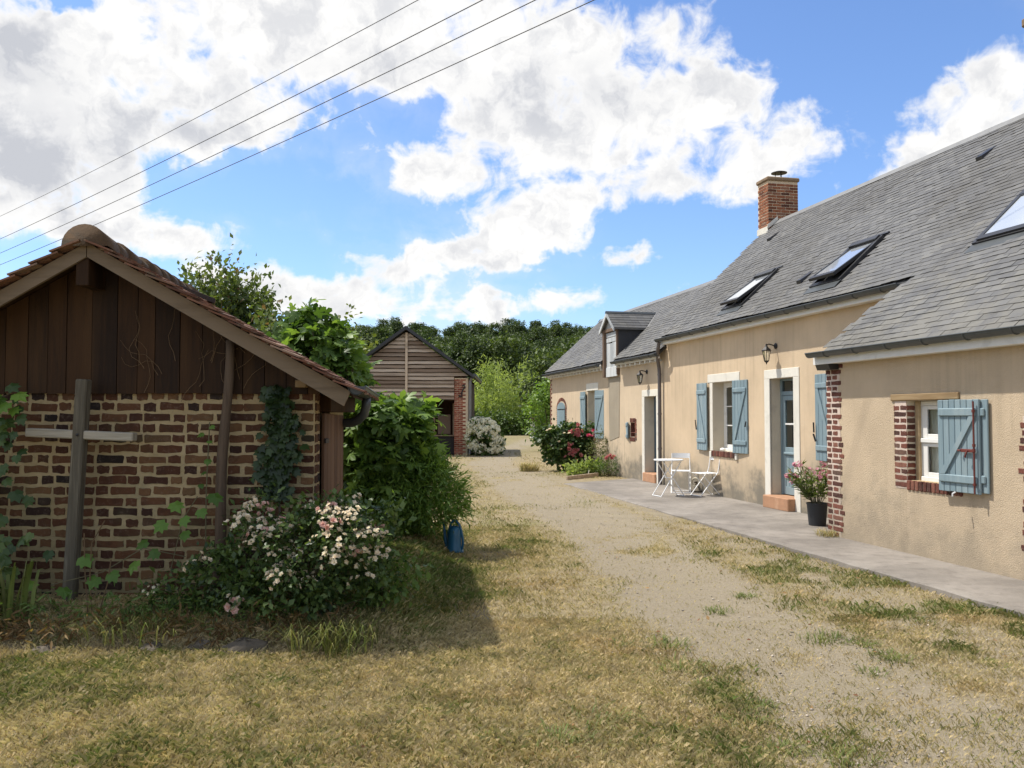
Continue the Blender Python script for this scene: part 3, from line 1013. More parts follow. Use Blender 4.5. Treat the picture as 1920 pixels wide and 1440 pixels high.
def skip_left(v, u):
    if u > 28.58: return True
    vlim = 8.35 if abs(u - 21.96) > .3 else 8.75
    return DORM[0] - .02 < u < DORM[1] + .02 and v < vlim - abs(u - 21.96) * .5


lay(roof_left, VEL, LZ, LRV, (18.35, 28.6), skip_left)

# ridge caps
for (v, z, ua, ub, par) in ((10.5, ridge_z, 2.1, 18.36, roof_main), (LRV, LZ(LRV), 18.5, 28.55, roof_left)):
    mb = MB()
    mb.prism([(v - .10, ua, z - .10 * TH + .025), (v, ua, z + .045), (v + .10, ua, z - .10 * TH + .025), (v, ua, z + .005)], (0, ub - ua, 0))
    hbuild(mb, 'ridge_cap', M['lead'], par)


# ---------------- gutters and fascias
def gutter(ua, ub, v, z, r=.062, mat=M['zinc'], step=1.0, seed=0):
    mb = MB(); n = 10
    prof = [(v - math.cos(PI * i / n) * r, z - math.sin(PI * i / n) * r) for i in range(n + 1)]
    inner = [(v - math.cos(PI * i / n) * (r - .004), z - math.sin(PI * i / n) * (r - .004)) for i in range(n, -1, -1)]
    ring = prof + inner
    for p in (ua, ub):
        mb.prism([(a, p - .002, b) for a, b in prof], (0, .004, 0))
    L = len(ring)
    vs = [(a, ua, b) for a, b in ring] + [(a, ub, b) for a, b in ring]
    mb.add(vs, [(i, (i + 1) % L, (i + 1) % L + L, i + L) for i in range(L)])
    mb.tube([(v - r, ua, z), (v - r, ub, z)], .009, 6)             # rolled bead
    u = ua + .35
    while u < ub:                                                   # joints and brackets
        pts = [(v - math.cos(PI * i / n) * (r + .004), u, z - math.sin(PI * i / n) * (r + .004)) for i in range(n + 1)]
        mb.tube(pts, .006, 5)
        u += step
    return hbuild(mb, 'gutter', mat)


gutter(edge(7.3) - .02, 18.22, 7.36, 3.437, step=.62)
gutter(2.1, 10.30, 6.33, 2.533, .062, step=.62)
gutter(18.26, 21.34, 7.36, 3.115, .058, step=.62)
gutter(22.54, 28.60, 7.36, 3.115, .058, step=.62)
for (a, b, v, z, h) in ((edge(7.3), 18.24, 7.435, 3.375, .125), (2.1, 10.33, 6.405, 2.45, .135), (18.3, 21.36, 7.435, 3.07, .10), (22.52, 28.64, 7.435, 3.07, .10)):
    mb = MB(); mb.cbox(v, v + .022, a, b, z - h / 2, z + h / 2, .003)
    hbuild(mb, 'fascia', M['white'])
mb = MB()                           # soffit boards
mb.box(7.46, VM - .002, 9.75, 18.22, 3.32, 3.345)
hbuild(mb, 'soffit', M['white'])
mb = MB()
mb.box(6.43, VR - .002, 2.1, 10.25, 2.385, 2.40)
hbuild(mb, 'soffit', M['white'])
mb = MB()
mb.prism([(6.44, 10.29, 2.31), (6.565, 10.29, 2.31), (6.565, 10.29, 2.383), (6.41, 10.29, 2.383)], (0, -.30, 0))
hbuild(mb, 'eave_end', M['frame_dark'])
q = random.Random(5)                # painted rafter feet under the lower eave
u = 18.6
while u < 28.5:
    if not 21.3 < u < 22.6:
        mb = MB(); mb.cbox(7.462, VM, u - .035, u + .035, 2.965, 3.02, .008)
        hbuild(mb, 'rafter_end', M['white'])
    u += .335

# ---------------- downpipe
mb = MB()
mb.tube([(7.36, 18.10, 3.37), (7.36, 18.13, 3.28), (7.39, 18.25, 3.16), (7.48, 18.46, 2.96), (7.53, 18.52, 2.82), (7.54, 18.52, 2.7), (7.54, 18.52, .2)], .042, 12)
for z in (2.66, 1.75, .95):
    mb.tube([(7.54, 18.52, z - .02), (7.54, 18.52, z + .02)], .049, 12)
mb.tube([(7.54, 18.52, .6), (7.54, 18.52, .13)], .05, 12)
hbuild(mb, 'downpipe', M['pipe'], smooth=False)

# ---------------- bricks in the house
def brick_mesh(name, L, H_, D, seed, mat, jit=.10, c=.004):
    """front face looks to -Y, centred on the origin"""
    q = random.Random(seed); pts = []
    base = [(-.5, -.42), (-.46, -.5), (-.15, -.5), (.2, -.5), (.46, -.5), (.5, -.4), (.5, .1), (.5, .42), (.45, .5), (.1, .5), (-.2, .5), (-.46, .5), (-.5, .4), (-.5, -.05)]
    for a, b in base:
        pts.append((a * L + q.uniform(-1, 1) * jit * H_ * .5, b * H_ + q.uniform(-1, 1) * jit * H_))
    n = len(pts); mbx = MB()
    cx = [(a * (1 - 2 * c / L), b * (1 - 2 * c / H_)) for a, b in pts]
    V = [(a, 0, b) for a, b in cx] + [(a, c, b) for a, b in pts] + [(a, D, b) for a, b in pts]
    F = [tuple(range(n))] + [(i + n, (i + 1) % n + n, (i + 1) % n, i) for i in range(n)] + [(i + 2 * n, (i + 1) % n + 2 * n, (i + 1) % n + n, i + n) for i in range(n)]
    mbx.add(V, F)
    return mbx.mesh(name, mat)


BR_L = [brick_mesh('brick', .215, .055, .04, 100 + i, M['brick'], .10) for i in range(5)]
BR_H = [brick_mesh('brick', .105, .055, .04, 120 + i, M['brick'], .10) for i in range(5)]
BR_S = [brick_mesh('brick', .055, .105, .04, 140 + i, M['brick'], .05) for i in range(4)]
TOV = Matrix.Rotation(-PI / 2, 4, 'Z')          # brick front to -v


def hbrick(parent, mesh, v, u, z, roll=0.0):
    link('brick', mesh, parent, Matrix.Translation((v - HO[0], u - HO[1], z)) @ TOV @ Matrix.Rotation(roll, 4, 'Y'))


def mortar_patch(v, u0, u1, z0, z1, seed, mat=M['mortar_pink'], rag=.03, d=.003):
    """ragged-edged plate of pointing, a little proud of the render"""
    q = random.Random(seed); P = []
    n = max(6, int((z1 - z0) / .07))
    left = [(u0 + q.uniform(-rag, rag), z0 + (z1 - z0) * i / n) for i in range(n + 1)]
    right = [(u1 + q.uniform(-rag, rag) * .3, z0 + (z1 - z0) * i / n) for i in range(n, -1, -1)]
    mbx = MB(); mbx.prism([(v, a, b) for a, b in left + right], (-d, 0, 0))
    return hbuild(mbx, 'pointing', mat)


# right wing corner: stretchers and headers toothed into the render
quoin = mortar_patch(VR - .001, 9.99, 10.272, .02, 2.44, 31, rag=.03)
q = random.Random(9)
z = .075; k = 0
while z < 2.40:
    if k % 2:
        hbrick(quoin, BR_H[q.randrange(5)], VR - .007, 10.215, z)
        if True: hbrick(quoin, BR_H[q.randrange(5)], VR - .007, 10.085, z)
        if q.random() < .6: hbrick(quoin, BR_H[q.randrange(5)], VR - .006, 9.97 + q.uniform(-.02, .03), z)
    else:
        hbrick(quoin, BR_H[q.randrange(5)] if q.random() < .3 else BR_H[q.randrange(5)], VR - .007, 10.235, z)
        hbrick(quoin, BR_L[q.randrange(5)], VR - .007, 10.055, z)
    z += .0735; k += 1
# traces of another brick jamb at the edge of the frame
q2 = mortar_patch(VR - .001, 6.70, 6.98, .1, 1.70, 33)
z = .14
while z < 1.66:
    hbrick(q2, BR_L[q.randrange(5)], VR - .006, 6.90 + q.uniform(-.03, .05), z); z += .0735

# ---------------- right wing window
win = MB()
VWIN = VR + .13
win.cbox(VWIN, VWIN + .05, 8.60, 8.665, .96, 1.87, .006)
win.cbox(VWIN, VWIN + .05, 8.065, 8.11, .96, 1.87, .006)
win.cbox(VWIN, VWIN + .05, 8.11, 8.60, 1.82, 1.87, .006)
win.cbox(VWIN - .012, VWIN + .05, 8.11, 8.60, .955, 1.01, .006)
win.cbox(VWIN - .012, VWIN + .05, 8.11, 8.60, 1.395, 1.445, .006)
winr = hbuild(win, 'window', M['white'])
for (a, b, c, e) in ((8.11, 8.60, 1.01, 1.395), (8.11, 8.60, 1.445, 1.82)):
    s_ = MB()                                           # casement inside the frame
    s_.cbox(VWIN + .012, VWIN + .04, b - .09, b - .002, c + .002, e - .002, .005)
    s_.cbox(VWIN + .012, VWIN + .04, a + .002, a + .06, c + .002, e - .002, .005)
    s_.cbox(VWIN + .012, VWIN + .04, a + .06, b - .09, c + .002, c + .05, .005)
    s_.cbox(VWIN + .012, VWIN + .04, a + .06, b - .09, e - .045, e - .002, .005)
    hbuild(s_, 'sash', M['white'], winr)
    s_ = MB(); s_.box(VWIN + .022, VWIN + .027, a + .055, b - .085, c + .045, e - .04)
    hbuild(s_, 'pane', M['glass'], winr)
s_ = MB(); n = 26                                       # net curtain behind
vs = []
for i in range(n + 1):
    u = 8.09 + .55 * i / n
    vs += [(VWIN + .10 + .012 * math.sin(i * 1.7), u, .98), (VWIN + .10 + .012 * math.sin(i * 1.7 + .4), u, 1.85)]
s_.add(vs, [(2 * i, 2 * i + 2, 2 * i + 3, 2 * i + 1) for i in range(n)])
hbuild(s_, 'curtain', M['curtain'], winr)
s_ = MB()
s_.cbox(VR + .10, VR + .14, 8.60, 8.662, .945, 1.874, .006)    # old timber lining on the far jamb
s_.cbox(VR + .03, VR + .13, 8.07, 8.66, .942, .962, .004)      # worn timber sill
hbuild(s_, 'window_lining', M['oak'], winr)
s_ = MB(); s_.cbox(VR - .022, VR + .10, 7.82, 8.935, 1.877, 1.955, .008)
hbuild(s_, 'lintel', M['oak'])
jamb = mortar_patch(VR - .0015, 8.67, 8.875, .87, 1.872, 35, rag=.012)
z = .985; k = 0; q = random.Random(12)
while z < 1.85:
    if k % 2:
        hbrick(jamb, BR_H[q.randrange(5)], VR - .007, 8.725, z); hbrick(jamb, BR_H[q.randrange(5)], VR - .006, 8.845, z)
    else:
        hbrick(jamb, BR_L[q.randrange(5)], VR - .007, 8.785, z)
    link('brick', BR_H[q.randrange(5)], jamb, Matrix.Translation((VR + .052 - HO[0], 8.664 - HO[1], z)))      # return into the reveal
    z += .0735; k += 1
sill = mortar_patch(VR - .0015, 7.80, 8.875, .862, .938, 36, rag=.01)
u = 7.83
while u < 8.67:
    hbrick(sill, BR_S[q.randrange(4)], VR - .016, u, .905); u += .068
hbrick(sill, BR_L[1], VR - .007, 8.78, .905)


# ---------------- shutters
def shutter(u0, u1, z0, z1, planks, v=VM - .045, ang=0.0, hinge=None, zdir=1, name='shutter', mat=M['blue'], brace=True, th=.026):
    """plank shutter folded back on the wall, ledges and diagonal brace towards us; hinge edge u"""
    hinge = u1 if hinge is None else hinge
    T = Matrix.Translation((v - HO[0], hinge - HO[1], 0)) @ Matrix.Rotation(ang, 4, 'Z')
    L0, L1 = u0 - hinge, u1 - hinge
    root = MB()
    lw = .085; m_ = .03
    for zc in (z0 + (z1 - z0) * .145, z1 - (z1 - z0) * .135):
        root.cbox(-th - .022, -th, L0 + m_, L1 - m_, zc - lw / 2, zc + lw / 2, .012)
    if brace:
        za, zb = z0 + (z1 - z0) * .145 + lw / 2, z1 - (z1 - z0) * .135 - lw / 2
        bw = .075
        a, b = (L0 + m_ + .01, L1 - m_ - .01) if zdir > 0 else (L1 - m_ - .01, L0 + m_ + .01)
        s = bw if zdir > 0 else -bw
        root.prism([(-th - .020, a, za), (-th - .020, a + s, za), (-th - .020, b, zb), (-th - .020, b - s, zb)], (.020, 0, 0))
    me = root.mesh(name, mat)
    o = link(name, me, house, T)
    q = random.Random(int(u0 * 100))
    w_ = (L1 - L0) / planks
    for i in range(planks):
        p = MB(); p.cbox(-th, 0, L0 + i * w_ + .0025, L0 + (i + 1) * w_ - .0025, z0 + q.uniform(-.003, .003), z1 + q.uniform(-.003, .003), .005)
        p.build('plank', mat, o)
    return o


def ironwork(parent, parts, mat=M['iron_black'], name='latch'):
    s_ = MB()
    for p in parts:
        s_.tube(p[0], p[1], 6)
    o = s_.build(name, mat, parent)
    return o


o = shutter(16.08, 16.60, 1.00, 2.375, 5, ang=rad(-3), hinge=16.06, zdir=1)
ironwork(o, [([(-.05, .50, .42 + 1.0), (-.05, .53, .52 + 1.0)], .012), ([(-.05, .53, 1.5), (-.06, .53, 1.62)], .010)])
o = shutter(14.44, 14.955, 1.00, 2.372, 5, ang=rad(5), hinge=14.96, zdir=-1)
ironwork(o, [([(-.05, -.48, 1.5), (-.05, -.51, 1.6)], .012)])
o = shutter(11.64, 12.17, 1.00, 2.36, 5, ang=rad(-2), hinge=11.62, zdir=1)
ironwork(o, [([(-.05, .50, 1.30), (-.07, .53, 1.42)], .014), ([(-.06, .53, 1.44), (-.06, .54, 1.60)], .012)])
shutter(24.36, 24.99, 1.09, 2.43, 5, ang=rad(-4), hinge=24.34, zdir=1)
shutter(22.80, 23.42, 1.06, 2.43, 5, ang=rad(6), hinge=23.43, zdir=-1)
shutter(20.70, 21.05, 1.12, 1.54, 3, ang=rad(-14), hinge=20.69, zdir=1)
# wing: one wide leaf with a second folded behind it
shutter(7.395, 8.03, .915, 1.868, 7, v=VR - .018, ang=0, hinge=8.03, zdir=1, brace=False, th=.020)
o = shutter(7.475, 8.06, .900, 1.872, 7, v=VR - .062, ang=rad(1.5), hinge=8.06, zdir=-1, th=.026)
s_ = MB()
s_.tube([(-.056, -.545, .905), (-.056, -.545, 1.85)], .009, 8)
for z in (1.0, 1.35, 1.40, 1.75):
    s_.tube([(-.056, -.545, z - .014), (-.056, -.545, z + .014)], .016, 8)
s_.cbox(-.06, -.045, -.56, -.36, 1.325, 1.36, .004)
s_.tube([(-.07, -.47, 1.345), (-.085, -.46, 1.30), (-.08, -.45, 1.275)], .009, 6)
s_.tube([(-.06, -.36, 1.342), (-.075, -.34, 1.342)], .012, 6)
s_.build('espagnolette', M['iron_red'], o)
s_ = MB(); s_.tube([(-.075, -.30, .905), (-.11, -.30, .89), (-.11, -.30, .86)], .008, 6)
s_.build('stay_hook', M['white_metal'], o)

# ---------------- main window
def casement(u0, u1, z0, z1, v, rows, name='window'):
    fr = MB()
    fr.cbox(v, v + .05, u0 + .002, u0 + .045, z0, z1, .005); fr.cbox(v, v + .05, u1 - .045, u1 - .002, z0, z1, .005)
    fr.cbox(v, v + .05, u0 + .045, u1 - .045, z1 - .05, z1 - .002, .005); fr.cbox(v - .03, v + .05, u0 + .045, u1 - .045, z0, z0 + .06, .008)
    wn = hbuild(fr, name, M['white'])
    mid = (u0 + u1) / 2
    for a, b in ((u0 + .045, mid), (mid, u1 - .045)):
        s_ = MB(); c, e = z0 + .062, z1 - .052; st = .048
        s_.cbox(v + .01, v + .045, a + .001, a + st, c, e, .005); s_.cbox(v + .01, v + .045, b - st, b - .001, c, e, .005)
        s_.cbox(v + .01, v + .045, a + st, b - st, c, c + .07, .005); s_.cbox(v + .01, v + .045, a + st, b - st, e - st, e, .005)
        hgt = (e - st - c - .07) / rows
        for r_ in range(1, rows):
            zz = c + .07 + hgt * r_
            s_.cbox(v + .012, v + .043, a + st, b - st, zz - .011, zz + .011, .004)
        hbuild(s_, 'sash', M['white'], wn)
        for r_ in range(rows):
            p = MB(); zz = c + .07 + hgt * r_
            p.box(v + .026, v + .031, a + st - .004, b - st + .004, zz + .008, zz + hgt - .008)
            hbuild(p, 'pane', M['glass'], wn)
    return wn


casement(*WIN_M, VM + .235, 3)
casement(*WIN_L, VM + .20, 3)
s_ = MB(); s_.cbox(VM - .012, VM + .10, 14.765, 16.135, 2.372, 2.538, .006)
hbuild(s_, 'lintel', M['stone_white'])
s_ = MB(); s_.cbox(VM - .010, VM + .09, 23.30, 24.42, 2.445, 2.66, .006)
hbuild(s_, 'lintel', M['stone_white'])
for (a, b, c, e) in ((15.925, 16.05, 1.0, 2.37), (14.83, 14.955, 1.0, 2.37)):
    s_ = MB(); s_.cbox(VM - .006, VM + .05, a, b, c, e, .004)
    hbuild(s_, 'window_surround', M['stone_white'])
for wsx, zt, vv in ((WIN_M, 1.0, VM), (WIN_L, 1.10, VM)):
    s_ = MB(); s_.box(vv - .012, vv + .235, wsx[0] - .02, wsx[1] + .02, zt - .10, zt - .004)
    sl = hbuild(s_, 'window_sill', M['mortar_pink'])
    u = wsx[0] + .01; q = random.Random(4)
    while u < wsx[1] + .01:
        hbrick(sl, BR_S[q.randrange(4)], vv - .028, u, zt - .048); u += .068
    for a in (wsx[0] - .10, wsx[1] + .035):
        s_ = MB(); s_.cbox(vv - .035, vv + .03, a, a + .075, zt - .13, zt - .008, .006)
        hbuild(s_, 'sill_end', M['stone_white'], sl)

# ---------------- doors
def surround(u0, u1, ztop, w_, zt):
    for (a, b, c, e) in ((u0 - w_, u0, .10, ztop), (u1, u1 + w_, .10, ztop), (u0 - w_, u1 + w_, ztop + .002, zt)):
        s_ = MB(); s_.cbox(VM - .014, VM + .03, a, b, c, e, .005)
        hbuild(s_, 'door_surround', M['stone_white'])


surround(DOOR_M[0], DOOR_M[1], DOOR_M[3], .185, 2.508)
surround(DOOR_L[0], DOOR_L[1], DOOR_L[3], .165, 2.33)
v = VM + .19
u0, u1 = DOOR_M[0], DOOR_M[1]
fr = MB()
fr.cbox(v, v + .07, u0 + .002, u0 + .05, .33, 2.348, .005); fr.cbox(v, v + .07, u1 - .05, u1 - .002, .33, 2.348, .005)
fr.cbox(v, v + .07, u0 + .05, u1 - .05, 2.31, 2.348, .005); fr.cbox(v, v + .07, u0 + .05, u1 - .05, 2.06, 2.13, .005)
door = hbuild(fr, 'door', M['blue'])
lf = MB(); a, b = u0 + .052, u1 - .052
lf.cbox(v + .012, v + .055, a, a + .085, .345, 2.055, .005); lf.cbox(v + .012, v + .055, b - .085, b, .345, 2.055, .005)
lf.cbox(v + .012, v + .055, a + .085, b - .085, 1.97, 2.055, .005); lf.cbox(v + .012, v + .055, a + .085, b - .085, 1.02, 1.16, .005)
lf.cbox(v + .012, v + .055, a + .085, b - .085, .345, .48, .005)
lf.cbox(v - .006, v + .02, a + .02, b - .02, 1.03, 1.075, .012)
hbuild(lf, 'door_leaf', M['blue'], door)
p = MB()
n = 5; wd = (b - a - .17) / n
for i in range(n):
    p.cbox(v + .026, v + .042, a + .085 + i * wd + .002, a + .085 + (i + 1) * wd - .002, .48, 1.02, .004)
hbuild(p, 'door_panel', M['blue'], door)
s_ = MB(); s_.cbox(v + .014, v + .05, a + .085, b - .085, 1.545, 1.575, .004)
hbuild(s_, 'glazing_bar', M['white'], door)
for c, e in ((1.16, 1.545), (1.575, 1.97)):
    s_ = MB(); s_.box(v + .03, v + .035, a + .08, b - .08, c, e); hbuild(s_, 'pane', M['glass'], door)
s_ = MB(); s_.box(v + .03, v + .035, u0 + .05, u1 - .05, 2.13, 2.31); hbuild(s_, 'pane', M['glass'], door)
s_ = MB(); s_.tube([(v - .02, a + .045, 1.12), (v - .05, a + .045, 1.12), (v - .05, a + .14, 1.12)], .009, 8); s_.cbox(v + .004, v + .014, a + .02, a + .065, 1.03, 1.2, .003)
hbuild(s_, 'handle', M['iron_black'], door)
v = VM + .24
s_ = MB(); a, b = DOOR_L[0], DOOR_L[1]
s_.cbox(v, v + .05, a + .003, a + .06, .33, 2.168, .005); s_.cbox(v, v + .05, b - .06, b - .003, .33, 2.168, .005); s_.cbox(v, v + .05, a + .06, b - .06, 2.10, 2.168, .005)
door2 = hbuild(s_, 'door', M['blue_dark'])
n = 6; wd = (b - a - .124) / n
for i in range(n):
    s_ = MB(); s_.cbox(v + .012, v + .045, a + .062 + i * wd + .002, a + .062 + (i + 1) * wd - .002, .335, 2.098, .005)
    hbuild(s_, 'plank', M['blue_dark'], door2)
s_ = MB(); s_.tube([(v + .01, a + .14, 1.25), (v - .05, a + .14, 1.25), (v - .05, a + .14, 1.10), (v + .01, a + .14, 1.10)], .012, 8)
hbuild(s_, 'handle', M['iron_black'], door2)
for (a, b, v0, zt) in ((DOOR_M[0] - .03, DOOR_M[1] + .03, 7.47, .33), (DOOR_L[0] + .002, DOOR_L[1] + .03, 7.56, .33)):
    s_ = MB(); s_.cbox(v0, VM + .30, a, b, .115, zt, .012)
    hbuild(s_, 'doorstep', M['terracotta'])

# ---------------- niche and arched hatch
s_ = MB(); s_.box(VM + .19, VM + .22, NICHE[0] - .01, NICHE[1] + .01, NICHE[2] - .01, NICHE[3] + .01)
for a_ in (NICHE[0], NICHE[1] - .012):
    s_.box(VM + .01, VM + .19, a_, a_ + .012, NICHE[2], NICHE[3])
s_.box(VM + .01, VM + .19, NICHE[0] + .012, NICHE[1] - .012, NICHE[2] + .10, NICHE[2] + .12)
nic = hbuild(s_, 'niche', M['brick'])
q = random.Random(8)
z = NICHE[2] + .03
while z < NICHE[3]:
    hbrick(nic, BR_L[q.randrange(5)], VM + .18, 20.44, z); hbrick(nic, BR_H[q.randrange(5)], VM + .18, 20.62, z)
    z += .068
for i in range(9):
    hbrick(nic, BR_H[q.randrange(5)], VM - .006, NICHE[0] - .05 + q.uniform(-.01, .02), NICHE[2] - .05 + i * .06)
for i in range(6):
    hbrick(nic, BR_S[q.randrange(4)], VM - .006, NICHE[0] + i * .068, NICHE[3] + .06)
for i in range(6):
    hbrick(nic, BR_S[q.randrange(4)], VM - .006, NICHE[0] + .01 + i * .068, NICHE[2] - .06)
cu, zs, rr = 27.18, 1.93, .50
s_ = MB()
arc = [(cu + math.cos(PI * i / 14) * .46, zs + math.sin(PI * i / 14) * .22) for i in range(15)]
s_.prism([(VM - .03, a, b) for a, b in [(cu + .46, 1.17)] + arc + [(cu - .46, 1.17)]][::-1], (.026, 0, 0))
hat = hbuild(s_, 'hatch_shutter', M['blue'])
s_ = MB()
for z in (1.30, 1.92):
    s_.cbox(VM - .04, VM - .031, cu - .46, cu + .36, z - .012, z + .012, .002)
hbuild(s_, 'strap_hinge', M['iron_black'], hat)
s_ = MB(); s_.cbox(VM - .05, VM, cu - .54, cu + .54, 1.09, 1.165, .008)
hbuild(s_, 'hatch_sill', M['stone_white'], hat)
for i in range(20):
    t_ = PI * (i + .5) / 20
    a, b = cu + math.cos(t_) * .56, zs + math.sin(t_) * .32
    ang = math.atan2(math.sin(t_) * .32, math.cos(t_) * .56)
    hbrick(hat, BR_S[i % 4], VM - .008, a, b, -(ang - PI / 2) * -1)
for sgn in (-1, 1):
    z = 1.20
    while z < 1.93:
        hbrick(hat, BR_H[q.randrange(5)], VM - .008, cu + sgn * (.535 + q.uniform(0, .02)), z); z += .07
z = .2; k = 0                                   # brick end of the far corner
while z < 2.95:
    hbrick(hat, (BR_L if k % 2 else BR_H)[q.randrange(5)], VM - .008, 28.51 if k % 2 else 28.56, z); z += .0735; k += 1

# grey cement strip below the dormer
s_ = MB(); s_.prism([(VM - .001, 21.52, 1.15), (VM - .001, 22.30, 1.02), (VM - .001, 22.38, 2.74), (VM - .001, 21.46, 2.74)][::-1], (-.005, 0, 0))
hbuild(s_, 'cement_strip', plaster('grey_cement', (.36, .31, .235), 50, .4))


# ---------------- wall lanterns
def lantern(u, z, s=1.0):
    T = Matrix.Translation((VM, u, z))
    mb = MB()
    mb.lathe([(.001, 0), (.055 * s, 0), (.06 * s, .012), (.03 * s, .03), (.001, .035)], 14, T=T @ Matrix.Rotation(-PI / 2, 4, 'Y'))
    mb.tube([(VM - .03, u, z), (VM - .08 * s, u, z + .02 * s), (VM - .15 * s, u, z + .035 * s), (VM - .19 * s, u, z + .02 * s), (VM - .20 * s, u, z - .02)], .012 * s, 8)
    c = Matrix.Translation((VM - .20 * s, u, z - .02))
    mb.lathe([(.012, .06 * s), (.02 * s, .03 * s), (.035 * s, .0), (.095 * s, -.055 * s), (.10 * s, -.07 * s), (.082 * s, -.075 * s)], 6, T=c)
    mb.lathe([(.05 * s, -.255 * s), (.045 * s, -.275 * s), (.02 * s, -.29 * s), (.008 * s, -.32 * s), (.001, -.33 * s)], 6, T=c)
    for i in range(6):
        an = 2 * PI * i / 6
        mb.tube([tuple(c @ Vector((.082 * s * math.cos(an), .082 * s * math.sin(an), -.07 * s))), tuple(c @ Vector((.047 * s * math.cos(an), .047 * s * math.sin(an), -.26 * s)))], .006 * s, 5)
    o = hbuild(mb, 'wall_lantern', M['iron_black'])
    g_ = MB(); g_.lathe([(.076 * s, -.075 * s), (.043 * s, -.255 * s)], 6, T=c, caps=False)
    hbuild(g_, 'lantern_glass', M['glass'], o)


lantern(13.43, 2.91, .92)
lantern(19.50, 2.77, .92)


# ---------------- skylights
def skylight(rect, opened):
    ua, ub, va, vb = rect
    def P(v, u, h): return (v - ST * h, u, RZ(v) + CT * h)
    def slab(mb, v0, v1, a, b, h0, h1):
        pts = [P(v0, a, h0), P(v0, b, h0), P(v1, b, h0), P(v1, a, h0)]
        mb.prism(pts, tuple(nrm * (h1 - h0)))
    mb = MB(); f = .055
    slab(mb, va - .02, vb + .02, ua - .03, ua + f * .6, -.03, .05); slab(mb, va - .02, vb + .02, ub - f * .6, ub + .03, -.03, .05)
    slab(mb, va - .02, va + .04, ua + f * .6, ub - f * .6, -.03, .045); slab(mb, vb - .05, vb + .02, ua + f * .6, ub - f * .6, -.03, .075)
    slab(mb, vb + .07, vb + .10, ua - .06, ub + .06, .0, .03)
    slab(mb, va + .03, vb - .03, ua + .03, ub - .03, -.045, -.035)
    fo = hbuild(mb, 'skylight', M['frame_dark'])
    # sash turns about its middle, the foot swings out
    vm_ = (va + vb) / 2; pv = Vector(P(vm_ + (.15 if opened else 0), (ua + ub) / 2, .04))
    T = Matrix.Translation(pv) @ Matrix.Rotation(rad(opened), 4, 'Y') @ Matrix.Translation(-pv)
    s_ = MB()
    for (c, e, a, b) in ((va, va + .06, ua + .04, ub - .04), (vb - .07, vb - .01, ua + .04, ub - .04), (va + .06, vb - .07, ua + .04, ua + .085), (va + .06, vb - .07, ub - .085, ub - .04)):
        pts = [P(c, a, .02), P(c, b, .02), P(e, b, .02), P(e, a, .02)]
        s_.prism(pts, tuple(nrm * .05), T=T)
    hbuild(s_, 'skylight_sash', M['frame_dark'], fo)
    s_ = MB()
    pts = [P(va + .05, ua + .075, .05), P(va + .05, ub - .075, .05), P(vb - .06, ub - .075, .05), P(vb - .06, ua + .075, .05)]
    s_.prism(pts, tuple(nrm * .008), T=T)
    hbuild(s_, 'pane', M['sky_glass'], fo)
    s_ = MB()                                              # lead apron below
    pts = [P(va - .13, ua - .05, .016), P(va - .13, ub + .05, .016), P(va - .01, ub + .05, .022), P(va - .01, ua - .05, .022)]
    s_.prism(pts, tuple(nrm * .004)); hbuild(s_, 'apron', M['zinc'], fo)


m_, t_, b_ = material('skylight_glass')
b_.inputs['Base Color'].default_value = (.46, .49, .52, 1)  # opaque pale base paints in the cloud reflection, like a white blind behind
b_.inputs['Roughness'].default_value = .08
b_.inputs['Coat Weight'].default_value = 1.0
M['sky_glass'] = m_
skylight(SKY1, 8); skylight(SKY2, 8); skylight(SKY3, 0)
for (v, u) in ((9.777, 11.01), (9.847, 17.44), (8.038, 13.2)):
    s_ = MB()
    z = RZ(v)
    s_.add([(v - .10, u - .07, RZ(v - .1) + .015), (v - .10, u + .07, RZ(v - .1) + .015), (v - .10 - .02, u - .06, RZ(v - .1) + .07), (v - .10 - .02, u + .06, RZ(v - .1) + .07), (v + .14, u - .08, RZ(v + .14) + .018), (v + .14, u + .08, RZ(v + .14) + .018)],
           [(0, 1, 3, 2), (2, 3, 5, 4), (0, 2, 4), (1, 5, 3)])
    hbuild(s_, 'slate_vent', M['frame_dark'], roof_main)


